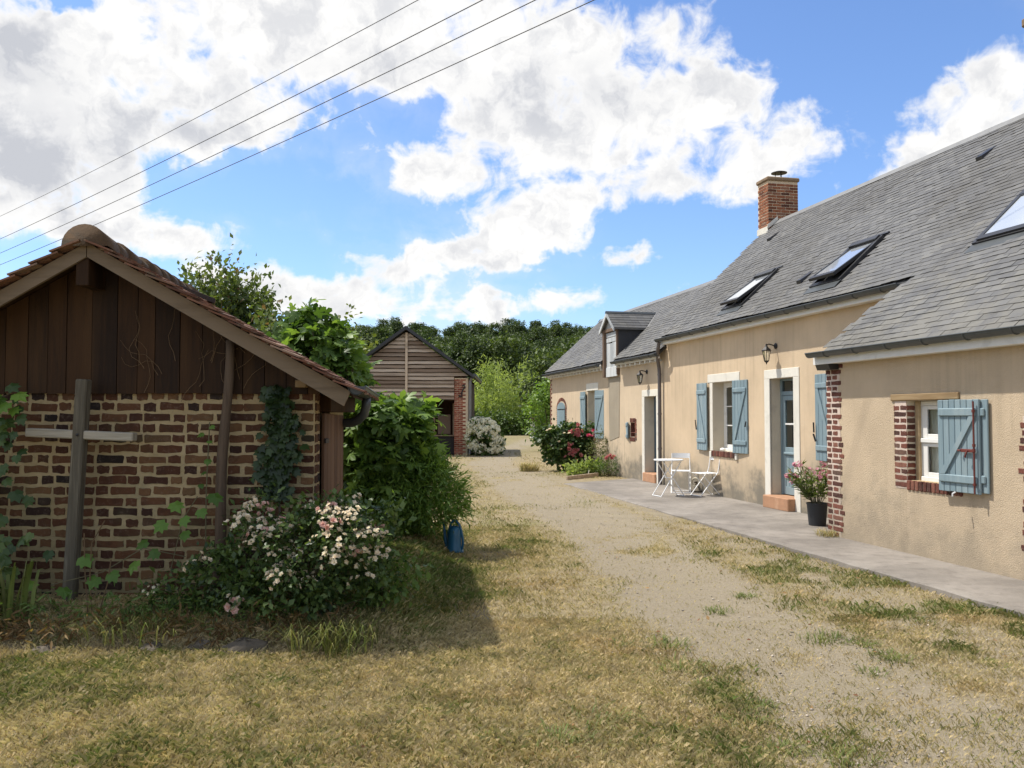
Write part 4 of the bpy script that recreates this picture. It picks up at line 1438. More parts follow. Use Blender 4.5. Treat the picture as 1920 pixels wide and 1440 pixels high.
# ---------------- chimneys
def chimney(v0, v1, u0, u1, z0, z1, cap, seed, flash=True):
    mb = MB(); mb.box(v0 + .006, v1 - .006, u0 + .006, u1 - .006, z0, z1)
    ch = hbuild(mb, 'chimney', M['mortar_barn'])
    q = random.Random(seed); rows = int((z1 - z0) / .07)
    bl = [brick_mesh('brick', .215, .056, .02, seed + i, M['chim_brick'], .06) for i in range(4)]
    bh = [brick_mesh('brick', .105, .056, .02, seed + 20 + i, M['chim_brick'], .06) for i in range(4)]
    for r_ in range(rows):
        z = z0 + .035 + r_ * .07
        for face, (a, b) in (('v', (u0, u1)), ('u', (v0, v1))):
            p = a + (.0 if r_ % 2 else -.11) ; first = True
            while p < b - .03:
                L = .2275
                s0, s1 = max(p, a + .004), min(p + L - .012, b - .004)
                p += L
                if s1 - s0 < .05: continue
                me = bl[q.randrange(4)] if s1 - s0 > .16 else bh[q.randrange(4)]
                sx = (s1 - s0) / (.215 if s1 - s0 > .16 else .105)
                c = (s0 + s1) / 2
                S = Matrix.Diagonal((sx, 1, 1, 1))
                if face == 'v':
                    link('brick', me, ch, Matrix.Translation((v0 - q.uniform(0, .003) - HO[0], c - HO[1], z)) @ TOV @ S)
                else:
                    link('brick', me, ch, Matrix.Translation((c - HO[0], u0 - q.uniform(0, .003) - HO[1], z)) @ S)
    mb = MB()
    mb.cbox(v0 - .035, v1 + .035, u0 - .035, u1 + .035, z1, z1 + cap, .025)
    hbuild(mb, 'chimney_cap', M['ridge_tile'] if False else M['cap'], ch)
    if flash:
        mb = MB()
        pts = [(v0 - .03, RZ(v0) + .03), (10.52, ridge_z + .03), (10.52, ridge_z + .15), (v0 - .03, RZ(v0) + .13)]
        mb.prism([(a, u0 - .012, b) for a, b in pts], (0, .012, 0))
        mb.box(v0 - .03, v0 - .015, u0 - .012, u1, RZ(v0) - .05, RZ(v0) + .10)
        hbuild(mb, 'flashing', M['stone_white'], ch)
    return ch


M['cap'] = plain('stained_chimney_cap', (.24, .165, .10), .95, 0, .25, 8, .5, 40, dirt=((.10, .085, .06), .7))
ch = chimney(10.28, 11.07, 18.40, 18.90, 6.0, 7.32, .10, 700)
mb = MB()
for i in range(3):
    an = 2 * PI * i / 3 + .4
    mb.tube([(10.70 + .09 * math.cos(an), 18.62 + .09 * math.sin(an), 7.40), (10.70 + .09 * math.cos(an), 18.62 + .09 * math.sin(an), 7.58)], .008, 6)
mb.lathe([(.19, 0), (.19, .012), (.12, .035), (.001, .05)], 20, T=Matrix.Translation((10.70, 18.62, 7.575)))
hbuild(mb, 'flue_cowl', M['iron_black'], ch)
chimney(10.2, 10.95, 10.10, 10.66, 6.0, 7.52, .14, 760, False)

# ---------------- loft dormer
dm = MB()
VD = 7.565
dm.cbox(VD - .09, VD + .05, 22.36, 22.48, 2.76, 4.05, .008); dm.cbox(VD - .03, VD + .05, 21.46, 21.53, 2.80, 4.02, .006)
dm.cbox(VD - .07, VD + .05, 21.46, 22.36, 3.98, 4.07, .006)
dorm = hbuild(dm, 'dormer', M['dormer_post'])
q = random.Random(2)
n = 5; wd = (22.36 - 21.53) / n
for i in range(n):
    s_ = MB(); s_.cbox(VD - .012, VD + .015, 21.53 + i * wd + .003, 21.53 + (i + 1) * wd - .003, 2.78, 3.68 + q.uniform(-.01, .01), .005)
    hbuild(s_, 'plank', M['grey_wood'], dorm)
for i in range(2):
    s_ = MB(); s_.cbox(VD - .018, VD + .012, 21.53, 22.36, 3.70 + i * .14, 3.825 + i * .14, .006)
    hbuild(s_, 'plank', M['grey_wood'], dorm)
s_ = MB(); s_.cbox(VD - .03, VD + .0, 21.47, 22.36, 2.76, 3.02, .006)
hbuild(s_, 'bottom_board', M['grey_wood'], dorm)
s_ = MB()
s_.prism([(VD - .02, 21.5, 4.07), (VD - .02, 22.45, 4.07), (VD - .02, 21.97, 4.42)], (.03, 0, 0))
hbuild(s_, 'gable_board', M['grey_wood'], dorm)
M['cheek'] = plain('dark_slate_cheek', (.030, .031, .034), .7, 0, .2, 12, .2, 60)
for u in (21.44, 22.48):                                       # slate-hung cheeks
    s_ = MB(); s_.prism([(VD + .02, u, LZ(VD + .02)), (8.42, u, 4.06), (VD + .02, u, 4.06)], (0, .02, 0))
    hbuild(s_, 'dormer_cheek', M['cheek'], dorm)
apex = 4.50; ez = 4.03; um = 21.97
for sgn in (-1, 1):
    s_ = MB()
    ue = um + sgn * .62
    vb_r = VEL + (apex - ZEL) / TH; vb_e = VEL + (ez - ZEL) / TH
    A = [(7.44, um, apex), (vb_r + .05, um, apex), (vb_e + .02, ue, ez), (7.44, ue, ez)]
    s_.prism(A, (0, 0, -.04))
    dr = hbuild(s_, 'dormer_roof', M['slate'], dorm)
    rows = 6
    s_ = MB()
    for k in range(rows):                                      # slate courses
        f0, f1 = k / rows, (k + 1) / rows
        za, zb = ez + (apex - ez) * f0, ez + (apex - ez) * f1
        ua, ub = ue + (um - ue) * f0, ue + (um - ue) * f1
        va, vb2 = VEL + (za - ZEL) / TH, VEL + (zb - ZEL) / TH
        p = 7.42
        while p < va:
            e1 = min(p + .2, va + .02)
            s_.add([(p, ua, za + .018), (e1 - .004, ua, za + .018), (min(e1 - .004, vb2 + .03), ub, zb + .006), (p, ub, zb + .006), (p, ua, za + .008), (e1 - .004, ua, za + .008)],
                   [(0, 1, 2, 3), (4, 5, 1, 0)] if sgn < 0 else [(3, 2, 1, 0), (0, 1, 5, 4)], 0, q.random())
            p += .2
    hbuild(s_, 'slates', M['slate'], dorm)['kind'] = 'stuff'
    s_ = MB(); s_.prism([(7.41, um, apex + .01), (7.41, ue, ez), (7.41, ue, ez - .09), (7.41, um, apex - .10)], (.03, 0, 0))
    hbuild(s_, 'bargeboard', M['grey_wood'], dorm)
s_ = MB()
s_.prism([(7.40, um - .06, apex - .015), (7.40, um, apex + .045), (7.40, um + .06, apex - .015)], (1.45, 0, 0))
hbuild(s_, 'ridge_cap', M['zinc'], dorm)
s_ = MB()                                                      # valley flashing
va, vb2 = VEL + (ez - ZEL) / TH, VEL + (apex - ZEL) / TH
s_.prism([(va, um - .64, ez + .03), (va + .02, um - .78, ez + .035), (vb2 + .10, um - .12, apex + .035), (vb2 + .02, um, apex + .03)], tuple(nrm * .006))
hbuild(s_, 'valley_flashing', M['lead'], dorm)

# ------------------------------------------------------------------ brick shed with a boarded gable (left foreground)
SA = -3.43; SY = 7.10; SK = -.122            # apex x, front wall y, drift of the ridge line
shed = thing('brick_shed', 'small dark brick shed with brown boarded gable and clay tile roof', 'shed', (SA, SY, .2))
SO = (SA, SY, .2)
SL_ = .562; ZR = 3.08                        # roof slope, top of bargeboard at the apex
S0, S1 = -1.83, 1.79                         # wall half widths
zroof = lambda s: ZR - SL_ * abs(s)


def sb(mb, name, mats, parent=shed, smooth=False, **kw):
    return mb.build(name, mats, parent, SO, smooth, **kw)


def sp(s, t, z):
    return (SA + s + SK * t, SY + t, z)


mb = MB()
D_ = 2.6
mb.prism([sp(S0, 0, .0), sp(S1, 0, .0), sp(S1, 0, 1.9), sp(S0, 0, 1.9)], (SK * .26, .26, 0))
mb.prism([sp(S1, .26, .0), sp(S1, .42, .0), sp(S1, .42, 1.9), sp(S1, .26, 1.9)], (-.22, 0, 0))
mb.prism([sp(S1, 1.36, .0), sp(S1, D_, .0), sp(S1, D_, 1.9), sp(S1, 1.36, 1.9)], (-.22, 0, 0))
mb.prism([sp(S0, .26, .0), sp(S0, D_, .0), sp(S0, D_, 1.9), sp(S0, .26, 1.9)], (.22, 0, 0))
mb.prism([sp(S0, D_, 0), sp(S1, D_, 0), sp(S1, D_, 1.95), sp(0, D_, 2.95), sp(S0, D_, 1.95)], (0, .2, 0))
swall = sb(mb, 'wall', M['mortar_shed'])
q = random.Random(77)
SBL = [brick_mesh('brick', .212, .062, .03, 200 + i, M['brick_shed'], .12, .003) for i in range(10)]
SBH = [brick_mesh('brick', .100, .062, .03, 230 + i, M['brick_shed'], .12, .003) for i in range(10)]
lst = []
z = 1.862; row = 0
while z > .12:
    x = SA + S1 - .004 - q.uniform(0, .008)
    k = row
    while x > SA + S0 + .12:
        head = (row == 0) or (k % 2 == 0)
        L = .100 if head else .212
        jw = q.uniform(.016, .032)
        lst.append((x - L / 2, z + q.gauss(0, .0035), head, q.uniform(.90, 1.08)))
        x -= L + jw; k += 1
    z -= .0868; row += 1
lst.sort(key=lambda b: (b[0] < -4.42, (b[0] > -2.35 and b[1] < .95) or b[1] < .42))
stuff = MB()
for i, (x, z, head, sx) in enumerate(lst):
    me = (SBH if head else SBL)[q.randrange(10)]
    if i < 300:
        link('brick', me, swall, Matrix.Translation((x - SO[0], SY - .003 - q.uniform(0, .006) - SO[1], z - SO[2])) @ Matrix.Rotation(q.gauss(0, .008), 4, 'Y') @ Matrix.Diagonal((sx, 1, q.uniform(.92, 1.08), 1)))
    else:
        v_ = [tuple(v.co) for v in me.vertices]; f_ = [tuple(p.vertices) for p in me.polygons]
        stuff.add(v_, f_, 0, q.random(), Matrix.Translation((x, SY - .006, z)))
for row in range(20):                          # return of the corner into the doorway
    z = 1.862 - row * .0868
    for t, me in (((.05, SBH[row % 10]), (.22, SBL[row % 10])) if row % 2 else ((.11, SBL[row % 10]), (.30, SBH[row % 10]))):
        v_ = [tuple(v.co) for v in me.vertices]; f_ = [tuple(p.vertices) for p in me.polygons]
        stuff.add(v_, f_, 0, q.random(), Matrix.Translation(sp(S1 + .008, t + .01, z)) @ Matrix.Rotation(PI / 2 + .121, 4, 'Z'))
sb(stuff, 'bricks', M['brick_shed'], swall)['kind'] = 'stuff'

# gable boards
edges = [-1.88, -1.70, -1.50, -1.30, -1.13, -.95, -.77, -.585, -.42, -.265, -.055, .155, .325, .47, .675, .86, 1.05, 1.20, 1.38, 1.56, 1.74, 1.83]
q = random.Random(6)
for a, b in zip(edges, edges[1:]):
    a2, b2 = a + .003, b - .003
    zt = lambda s: zroof(s) - .05
    pts = [(a2, 1.885 + q.uniform(-.006, .006)), (b2, 1.885 + q.uniform(-.006, .006)), (b2, zt(b2))] + ([(0, zt(0))] if a2 < 0 < b2 else []) + [(a2, zt(a2))]
    y0 = SY - .035 - q.uniform(0, .008)
    if pts[2][1] - 1.885 < .02: continue
    m2 = MB(); m2.prism([(SA + s, y0, z) for s, z in pts], (0, .028, 0))
    sb(m2, 'gable_board', M['plank_dark'])
m2 = MB(); m2.prism([(SA + S0, SY - .004, 1.90), (SA + S1, SY - .004, 1.90), (SA + S1, SY - .004, 2.0), (SA, SY - .004, 3.0), (SA + S0, SY - .004, 2.0)], (0, .05, 0))
sb(m2, 'gable_backing', M['plank_dark'])
m2 = MB(); m2.cbox(SA - .052, SA + .052, SY - .33, SY - .04, 2.74, 3.02, .006)
m2.cbox(SA - .045, SA + .045, SY - .30, SY + D_, 2.98, 3.04, .004)
sb(m2, 'ridge_purlin', M['plank_dark'])
m2 = MB(); m2.cbox(SA + 1.655, SA + 1.745, SY - .13, SY - .03, 1.935, 1.995, .006)
sb(m2, 'wall_plate', M['oak'])
m2 = MB(); m2.cbox(SA + 1.66, SA + S1 + .06, SY + .35, SY + 1.5, 1.735, 1.885, .008); m2.cbox(SA + 1.62, SA + S1 - .002, SY + .02, SY + .3, 1.905, 2.0, .006)
sb(m2, 'door_lintel', M['plank_dark'])

# bargeboards
for sg in (-1, 1):
    m2 = MB()
    e = 2.11
    m2.prism([(SA - SK * .35 * 1 + sg * s, SY - .35, z) for s, z in ((.004, ZR), (e, ZR - SL_ * e), (e - .055, ZR - SL_ * e - .115), (.004, ZR - .115))], (0, .03, 0))
    sb(m2, 'bargeboard', M['rake'])
    m2 = MB()                                                  # roof boarding
    pts = [sp(sg * .0, -.32, ZR - .012), sp(sg * 2.13, -.32, ZR - .012 - SL_ * 2.13), sp(sg * 2.13, D_ + .25, ZR - .012 - SL_ * 2.13), sp(0, D_ + .25, ZR - .012)]
    m2.prism(pts, (0, 0, -.025))
    sroof = sb(m2, 'roof', M['plank_dark'])
    # plain clay tiles
    th = math.atan(SL_); ct, st = math.cos(th), math.sin(th)
    q = random.Random(20 + sg)

    def tv(w_, L, lift, jig):
        t = .014
        return [(-w_ / 2, jig, lift), (w_ / 2, -jig, lift), (w_ / 2, L, .016), (-w_ / 2, L, .016), (-w_ / 2, jig, lift - t), (w_ / 2, -jig, lift - t), (w_ / 2, L, .002), (-w_ / 2, L, .002)]
    TF = [(0, 1, 2, 3), (4, 5, 1, 0), (7, 4, 0, 3), (5, 6, 2, 1), (7, 6, 5, 4)]
    TP = []
    for i in range(6):
        m3 = MB(); m3.add(tv(.160, .25, q.uniform(.046, .062), q.uniform(-.006, .006)), TF); TP.append(m3.mesh('tile', M['tile']))
    rest = MB(); cand = []
    rows = 27
    for r_ in range(rows):
        down = 2.20 - r_ * .094 * ct                            # distance from ridge, measured across
        if down < .17: break
        for c_ in range(21):
            t = -.40 + .082 + c_ * .166 + (0.083 if r_ % 2 else 0) - (.05 if c_ == 0 else 0) + q.gauss(0, .004)
            if c_ == 0: t += q.gauss(0, .012)
            if t > D_ + .3: continue
            cand.append((down, t))
    cand.sort(key=lambda k_: k_[1] + (0 if sg > 0 else (.0 if k_[0] < 1.3 else 9)))
    lim = 190 if sg > 0 else 90
    for i, (down, t) in enumerate(cand):
        P = sp(sg * down, t, ZR - SL_ * down + .004)
        xa = Vector((0, sg * 1.0, 0)); ya = Vector((-sg * ct, 0, st)); za = xa.cross(ya)
        T = Matrix(((xa.x, ya.x, za.x, P[0]), (xa.y, ya.y, za.y, P[1]), (xa.z, ya.z, za.z, P[2]), (0, 0, 0, 1)))
        rot = Matrix.Rotation(q.gauss(0, .03), 4, 'Z') @ Matrix.Rotation(q.gauss(0, .02), 4, 'Y')
        if i < lim:
            link('tile', TP[q.randrange(6)], sroof, Matrix.Translation((-SO[0], -SO[1], -SO[2])) @ T @ rot)
        else:
            rest.add(tv(.160, .25, q.uniform(.046, .062), q.uniform(-.006, .006)), TF, 0, q.random(), T @ rot)
    sb(rest, 'tiles', M['tile'], sroof)['kind'] = 'stuff'
# half-round ridge tiles bedded in mortar
q = random.Random(3)
t = -.40; i = 0
while t < D_ + .2:
    L = .36; m2 = MB(); n = 12
    r0 = .155 + (.02 if i == 0 else q.uniform(-.01, .012)); r1 = r0 - .018
    zc = ZR - .03 + q.uniform(-.01, .01)
    for (ta, ra), (tb, rb) in ((((t, r0)), ((t + L, r1))),):
        ring0 = [sp(math.cos(PI * k_ / n) * ra * 1.05, ta, zc + math.sin(PI * k_ / n) * ra) for k_ in range(n + 1)]
        ring1 = [sp(math.cos(PI * k_ / n) * rb * 1.05, tb, zc + math.sin(PI * k_ / n) * rb) for k_ in range(n + 1)]
        m2.add(ring0 + ring1, [(k_ + 1, k_, k_ + n + 1, k_ + n + 2) for k_ in range(n)] + [tuple(range(n + 1)), tuple(range(n + 1, 2 * n + 2))[::-1]])
    sb(m2, 'ridge_tile', M['ridge_tile'], smooth=True)
    t += L - .03; i += 1

# gutter with its end cap, swan neck and the plank door standing ajar
m2 = MB(); n = 12; r = .068; gs, gzv = 2.16, 1.935
prof = lambda rr: [(gs - math.cos(PI * k_ / n) * rr, gzv - math.sin(PI * k_ / n) * rr) for k_ in range(n + 1)]
a0 = [sp(s, -.36, z) for s, z in prof(r)]; a1 = [sp(s, D_ + .2, z) for s, z in prof(r)]
m2.add(a0 + a1, [(k_, k_ + 1, k_ + n + 2, k_ + n + 1) for k_ in range(n)])
m2.prism([sp(s, -.355, z) for s, z in prof(r - .004)], (0, .004, 0))
m2.tube(a0, .005, 6); m2.tube([sp(gs + r, -.36, gzv), sp(gs + r, D_ + .2, gzv)], .008, 6)
gut = sb(m2, 'gutter', M['zinc'])
m2 = MB()
m2.tube([sp(2.16, 1.15, 1.88), sp(2.16, 1.15, 1.80), sp(2.14, 1.17, 1.72), sp(2.08, 1.2, 1.66), sp(2.02, 1.25, 1.635), sp(1.90, 1.3, 1.63), sp(1.86, 1.32, 1.58), sp(1.85, 1.33, .25)], .045, 12)
sb(m2, 'downpipe', M['zinc'], smooth=True)
hx, hy = sp(S1 + .012, .43, 0)[:2]
for i in range(6):
    m2 = MB(); y0 = hy + i * .142
    m2.cbox(hx, hx + .028, y0 + .002, y0 + .139, .24, 1.725 - .004 * i, .004)
    sb(m2, 'door_plank', M['door_brown'])
m2 = MB(); m2.cbox(hx + .03, hx + .045, hy - .01, hy + .11, 1.46, 1.50, .003)
sb(m2, 'door_hinge', M['iron_black'])

# ------------------------------------------------------------------ timber cross standing before the wall
cr = thing('wooden_cross', 'weathered grey timber cross leaning before the brick shed wall', 'cross', (-3.56, 6.93, .2))
T = Matrix.Translation((0, 0, 0)) @ Matrix.Rotation(rad(2.6), 4, 'Y')
m2 = MB(); m2.cbox(-.047, .047, -.05, .045, -.1, 1.80, .01, T=T)
m2.build('upright', M['cross_wood'], cr)
m2 = MB(); m2.cbox(-.43, .44, -.044, .05, 1.315, 1.385, .008, T=T @ Matrix.Translation((.0, .002, 0)))
m2.build('crossbar', M['cross_bar'], cr)
m2 = MB(); m2.lathe([(.008, 0), (.012, .006), (.001, .010)], 8, T=T @ Matrix.Translation((0, -.05, 1.35)) @ Matrix.Rotation(PI / 2, 4, 'X'))
m2.build('nail_head', M['iron_black'], cr)

pole = thing('vine_pole', 'rough bark-covered pole leaning against the shed wall behind the white roses', 'post', (-2.40, 6.98, .2))
m2 = MB(); q = random.Random(15)
m2.tube([(.075 * f + .012 * math.sin(f * 9), .03 * f, 2.12 * f) for f in [i / 14 for i in range(15)]], [.046 - .010 * i / 14 + q.uniform(-.003, .003) for i in range(15)], 10)
m2.build('pole', M['post_wood'], pole, smooth=True)

# ------------------------------------------------------------------ weatherboarded barn at the end of the yard
BX, BY, BZ = -4.08, 33.0, .20
barn = thing('timber_barn', 'open-fronted barn with weatherboarded gable and red brick piers', 'barn', (BX, BY, BZ))
BO = (BX, BY, BZ)


def bb(mb, name, mats, parent=barn, **kw):
    return mb.build(name, mats, parent, BO, **kw)


bro = lambda s: 5.05 - .725 * abs(s)
q = random.Random(41)
BBL = [brick_mesh('brick', .215, .058, .03, 300 + i, M['brick_barn'], .06) for i in range(4)]
BBH = [brick_mesh('brick', .105, .058, .03, 320 + i, M['brick_barn'], .06) for i in range(4)]
for (xa, xb, zt) in ((-2.235, -1.71, 3.17), (-6.32, -5.80, 3.17)):
    m2 = MB(); m2.box(xa + .008, xb - .008, BY + .008, BY + .5, 0, zt)
    pier = bb(m2, 'brick_pier', M['mortar_barn'])
    z = .24; k = 0
    while z < zt - .02:
        x = xa; seq = [('L', .215), ('L', .215), ('H', .095)] if k % 2 else [('H', .105), ('L', .215), ('L', .215)]
        for kind, L in seq:
            if x + L > xb + .02: break
            link('brick', (BBL if kind == 'L' else BBH)[q.randrange(4)], pier, Matrix.Translation((x + L / 2 - BO[0], BY - BO[1], z - BO[2])))
            x += L + .0135
        z += .073; k += 1
m2 = MB()                                                     # iron wall anchor
m2.tube([(-1.93, BY - .03, 2.86), (-1.85, BY - .03, 2.90), (-1.82, BY - .03, 2.82), (-1.90, BY - .03, 2.70), (-1.95, BY - .03, 2.58), (-1.93, BY - .03, 2.47), (-2.02, BY - .03, 2.44), (-2.05, BY - .03, 2.52)], .028, 6)
bb(m2, 'wall_anchor', M['iron_black'])
# weatherboards, left and right of the middle post
z = 2.34; k = 0
while z < 4.95:
    zt = z + .126
    for sg in (-1, 1):
        lim = min(2.42, (5.0 - z - .02) / .725)
        far = lim if z > 3.12 else (1.72 if sg < 0 else 1.84)
        lt = min(far, max(.0, (5.0 - zt - .02) / .725))
        if far < .12: continue
        dz = [q.uniform(-.008, .008) for _ in range(4)]
        x0, x1, x1t = BX + sg * .03, BX + sg * far, BX + sg * max(lt, .05)
        n = 5; V = []
        for i in range(n + 1):
            f = i / n
            xb_, xt_ = x0 + (x1 - x0) * f, x0 + (x1t - x0) * f
            sag = q.uniform(-.010, .010); out = q.uniform(0, .014)
            V += [(xb_, BY - .06 - out, z + sag), (xb_, BY - .03 - out, z + sag), (xt_, BY - .006, zt + sag * .5)]
        F = []
        for i in range(n):
            a, b = 3 * i, 3 * i + 3
            F += [(a, b, b + 2, a + 2), (a + 1, b + 1, b, a), (a + 2, b + 2, b + 1, a + 1)]
        m2 = MB(); m2.add(V, F if sg > 0 else [f[::-1] for f in F])
        bb(m2, 'weatherboard', M['barn_board'])
    z += .152; k += 1
m2 = MB(); m2.cbox(BX - .045, BX + .045, BY - .10, BY - .062, 2.38, 4.93, .006)
bb(m2, 'middle_post', M['barn_board'])
m2 = MB(); m2.cbox(-5.80, -2.235, BY + .02, BY + .2, 2.28, 2.42, .01)
bb(m2, 'lintel_beam', M['plank_dark'])
m2 = MB(); m2.prism([(-6.25, BY + .035, 3.2), (-5.79, BY + .035, 3.2), (-5.79, BY + .035, 2.35), (-2.24, BY + .035, 2.35), (-2.24, BY + .035, 3.2), (-1.75, BY + .035, 3.2), (-1.75, BY + .035, 3.3), (BX, BY + .035, 4.98), (-6.3, BY + .035, 3.3)][::-1], (0, .03, 0))  # added dark sheet, seen through the gaps as shade under each board
bb(m2, 'gap_shade_backing', M['plank_dark'])
for sg in (-1, 1):
    m2 = MB()
    m2.prism([(BX, BY - .25, 5.16), (BX + sg * 2.60, BY - .25, 5.16 - .725 * 2.60), (BX + sg * 2.60, BY - .25, 5.08 - .725 * 2.60), (BX, BY - .25, 5.08)], (0, 6.5, 0))
    br_ = bb(m2, 'roof', M['slate'])
    m2 = MB()
    m2.prism([(BX + sg * .004, BY - .29, 5.175), (BX + sg * 2.62, BY - .29, 5.175 - .725 * 2.62), (BX + sg * 2.62, BY - .29, 5.05 - .725 * 2.62), (BX + sg * .004, BY - .29, 5.03)], (0, .035, 0))
    bb(m2, 'bargeboard', M['frame_dark'])
m2 = MB()
m2.box(-6.30, -6.05, BY + .5, BY + 6, 0, 3.1); m2.box(-1.96, -1.72, BY + .5, BY + 6, 0, 3.1)
m2.prism([(-6.30, BY + 6, 0), (-1.72, BY + 6, 0), (-1.72, BY + 6, 3.2), (BX, BY + 6, 4.9), (-6.30, BY + 6, 3.2)], (0, .2, 0))
m2.box(-6.05, -1.96, BY + 2.2, BY + 2.3, 0, 3.0)
bb(m2, 'wall', M['plank_dark'])
m2 = MB(); m2.cbox(-3.05, -2.28, BY + .62, BY + .68, .2, .90, .01)
bd = bb(m2, 'stable_door', wood('dark_grey_door', (.035, .030, .028), (.09, .078, .07), (14, 14, 1.2), .8, .4))
m2 = MB(); m2.cbox(-2.92, -2.42, BY + .64, BY + .67, .99, 1.76, .008)
bb(m2, 'upper_panel', wood('pale_brown_panel', (.085, .056, .04), (.15, .105, .075), (14, 14, 1.2), .8, .4), bd)
m2 = MB(); m2.cbox(-3.08, -2.26, BY + .55, BY + .68, .905, .955, .006)
m2.cbox(-3.10, -3.03, BY + .58, BY + .66, .955, 2.2, .006); m2.cbox(-2.33, -2.26, BY + .58, BY + .66, .955, 2.2, .006)
bb(m2, 'ledge', M['barn_board'], bd)
m2 = MB(); m2.tube([(-1.62, BY - .02, .25), (-1.62, BY - .02, 3.05), (-1.55, BY - .10, 3.17)], .05, 8)
bb(m2, 'downpipe', M['lead'])
m2 = MB(); m2.tube([(-1.44, BY - .3, 3.27), (-1.44, BY + 6, 3.27)], .07, 8)
bb(m2, 'gutter', M['zinc'])

# ------------------------------------------------------------------ bistro set on the patio
tb = thing('bistro_table', 'round white metal folding bistro table on the patio', 'table', (3.10, 16.95, PZ), rad(20))
m2 = MB(); m2.lathe([(.001, .700), (.285, .700), (.292, .706), (.292, .718), (.285, .724), (.001, .724)], 32, caps=False)
m2.build('tabletop', M['white_metal'], tb)
for sx in (-1, 1):
    m2 = MB()
    m2.tube([(-.27, sx * .17, .0), (.20, sx * .15, .695)], .011, 8); m2.build('leg', M['white_metal'], tb)
    m2 = MB()
    m2.tube([(.27, sx * .14, .0), (-.20, sx * .12, .695)], .011, 8); m2.build('leg', M['white_metal'], tb)
for pts, r_ in (([(-.27, -.17, .012), (-.27, .17, .012)], .009), ([(.27, -.14, .012), (.27, .14, .012)], .009), ([(.0, -.16, .36), (.0, .16, .36)], .006)):
    m2 = MB(); m2.tube(pts, r_, 6); m2.build('stretcher', M['white_metal'], tb)


def bistro_chair(label, loc, rz):
    c = thing('bistro_chair', label, 'chair', loc, rz, 'white folding chairs at the bistro table')
    for sx in (-1, 1):                                      # front is -Y
        m2 = MB(); m2.tube([(sx * .19, -.22, 0), (sx * .19, .17, .46), (sx * .185, .20, .56), (sx * .18, .235, .80)], .011, 8); m2.build('leg', M['white_metal'], c)
        m2 = MB(); m2.tube([(sx * .165, .25, 0), (sx * .165, -.17, .44)], .010, 8); m2.build('leg', M['white_metal'], c)
    for i in range(5):
        m2 = MB(); y = -.17 + i * .085; m2.cbox(-.19, .19, y - .03, y + .03, .440, .454, .004); m2.build('slat', M['white_metal'], c)
    m2 = MB()
    n = 8; pts = []
    for i in range(n + 1):
        x = -.185 + .37 * i / n; y = .222 + .018 * (1 - (2 * i / n - 1) ** 2)
        pts.append((x, y))
    V = [(x, y, .70) for x, y in pts] + [(x, y + .018, .80) for x, y in pts] + [(x, y + .006, .70) for x, y in pts] + [(x, y + .024, .80) for x, y in pts]
    k = n + 1
    m2.add(V, [(i, i + 1, i + 1 + k, i + k) for i in range(n)] + [(i + 2 * k, i + 3 * k, i + 1 + 3 * k, i + 1 + 2 * k) for i in range(n)] + [(i + k, i + 1 + k, i + 1 + 3 * k, i + 3 * k) for i in range(n)])
    m2.build('backrest', M['white_metal'], c)
    for pts in ([(-.165, .25, .012), (.165, .25, .012)], [(-.19, -.22, .012), (.19, -.22, .012)]):
        m2 = MB(); m2.tube(pts, .008, 6); m2.build('stretcher', M['white_metal'], c)
    return c


bistro_chair('white metal folding chair behind the table, its back seen square on', (3.50, 17.75, PZ), rad(-12))
bistro_chair('white metal folding chair right of the table, turned side on', (3.84, 17.02, PZ), rad(-72))

rg = thing('hose_reel', 'small cream hose reel on the patio behind the bistro chairs', 'hose reel', (3.80, 17.72, PZ), rad(-35))
m2 = MB()
m2.tube([(.085 * math.cos(2 * PI * i / 20), .0, .21 + .085 * math.sin(2 * PI * i / 20)) for i in range(21)], .020, 8)
m2.build('coil', plain('cream_hose', (.55, .50, .38), .6, 0, .1, 8, 0), rg)
m2 = MB(); m2.tube([(0, .05, .21), (-.08, .06, .0)], .010, 6); m2.tube([(0, .05, .21), (.08, .06, .0)], .010, 6); m2.tube([(0, -.04, .21), (0, .07, .21)], .016, 8); m2.cbox(-.16, .10, .02, .09, .0, .03, .006)
m2.build('stand', M['stone'], rg)

# ------------------------------------------------------------------ watering can
wc = thing('watering_can', 'blue plastic watering can standing on the grass by the shrub', 'watering can', (-.71, 10.55, float(gz(-.71, 10.55))), rad(0))
m2 = MB()
ell = Matrix.Diagonal((.82, 1.0, 1, 1))
m2.lathe([(.001, 0), (.108, 0), (.116, .012), (.113, .03), (.108, .05), (.105, .20), (.102, .26), (.088, .295), (.066, .31), (.060, .318), (.054, .312), (.054, .29)], 28, T=ell, caps=False)
m2.build('body', M['blue_plastic'], wc, smooth=True)
m2 = MB(); m2.lathe([(.001, .296), (.054, .292)], 20, T=ell, caps=False)
m2.build('opening', M['iron_black'], wc)
m2 = MB()
pts = [(-.055, -.01, .30), (-.045, -.015, .345), (-.012, -.02, .385), (.025, -.02, .385), (.062, -.02, .34), (.088, -.02, .26), (.105, -.02, .17), (.108, -.015, .10), (.098, -.01, .045), (.085, 0, .02)]
m2.tube(pts, [.013, .014, .015, .015, .016, .016, .016, .015, .014, .012], 10)
m2.build('handle', M['blue_plastic'], wc, smooth=True)
m2 = MB()
m2.tube([(-.08, .02, .05), (-.108, .03, .14), (-.125, .045, .26), (-.135, .055, .33)], [.030, .024, .018, .015], 10)
m2.lathe([(.014, 0), (.018, .02), (.026, .035), (.001, .042)], 12, T=Matrix.Translation((-.136, .055, .325)))
m2.build('spout', M['blue_plastic'], wc, smooth=True)
m2 = MB(); m2.cbox(-.02, .115, -.085, .085, 0, .022, .01)
m2.build('foot', M['blue_plastic'], wc)

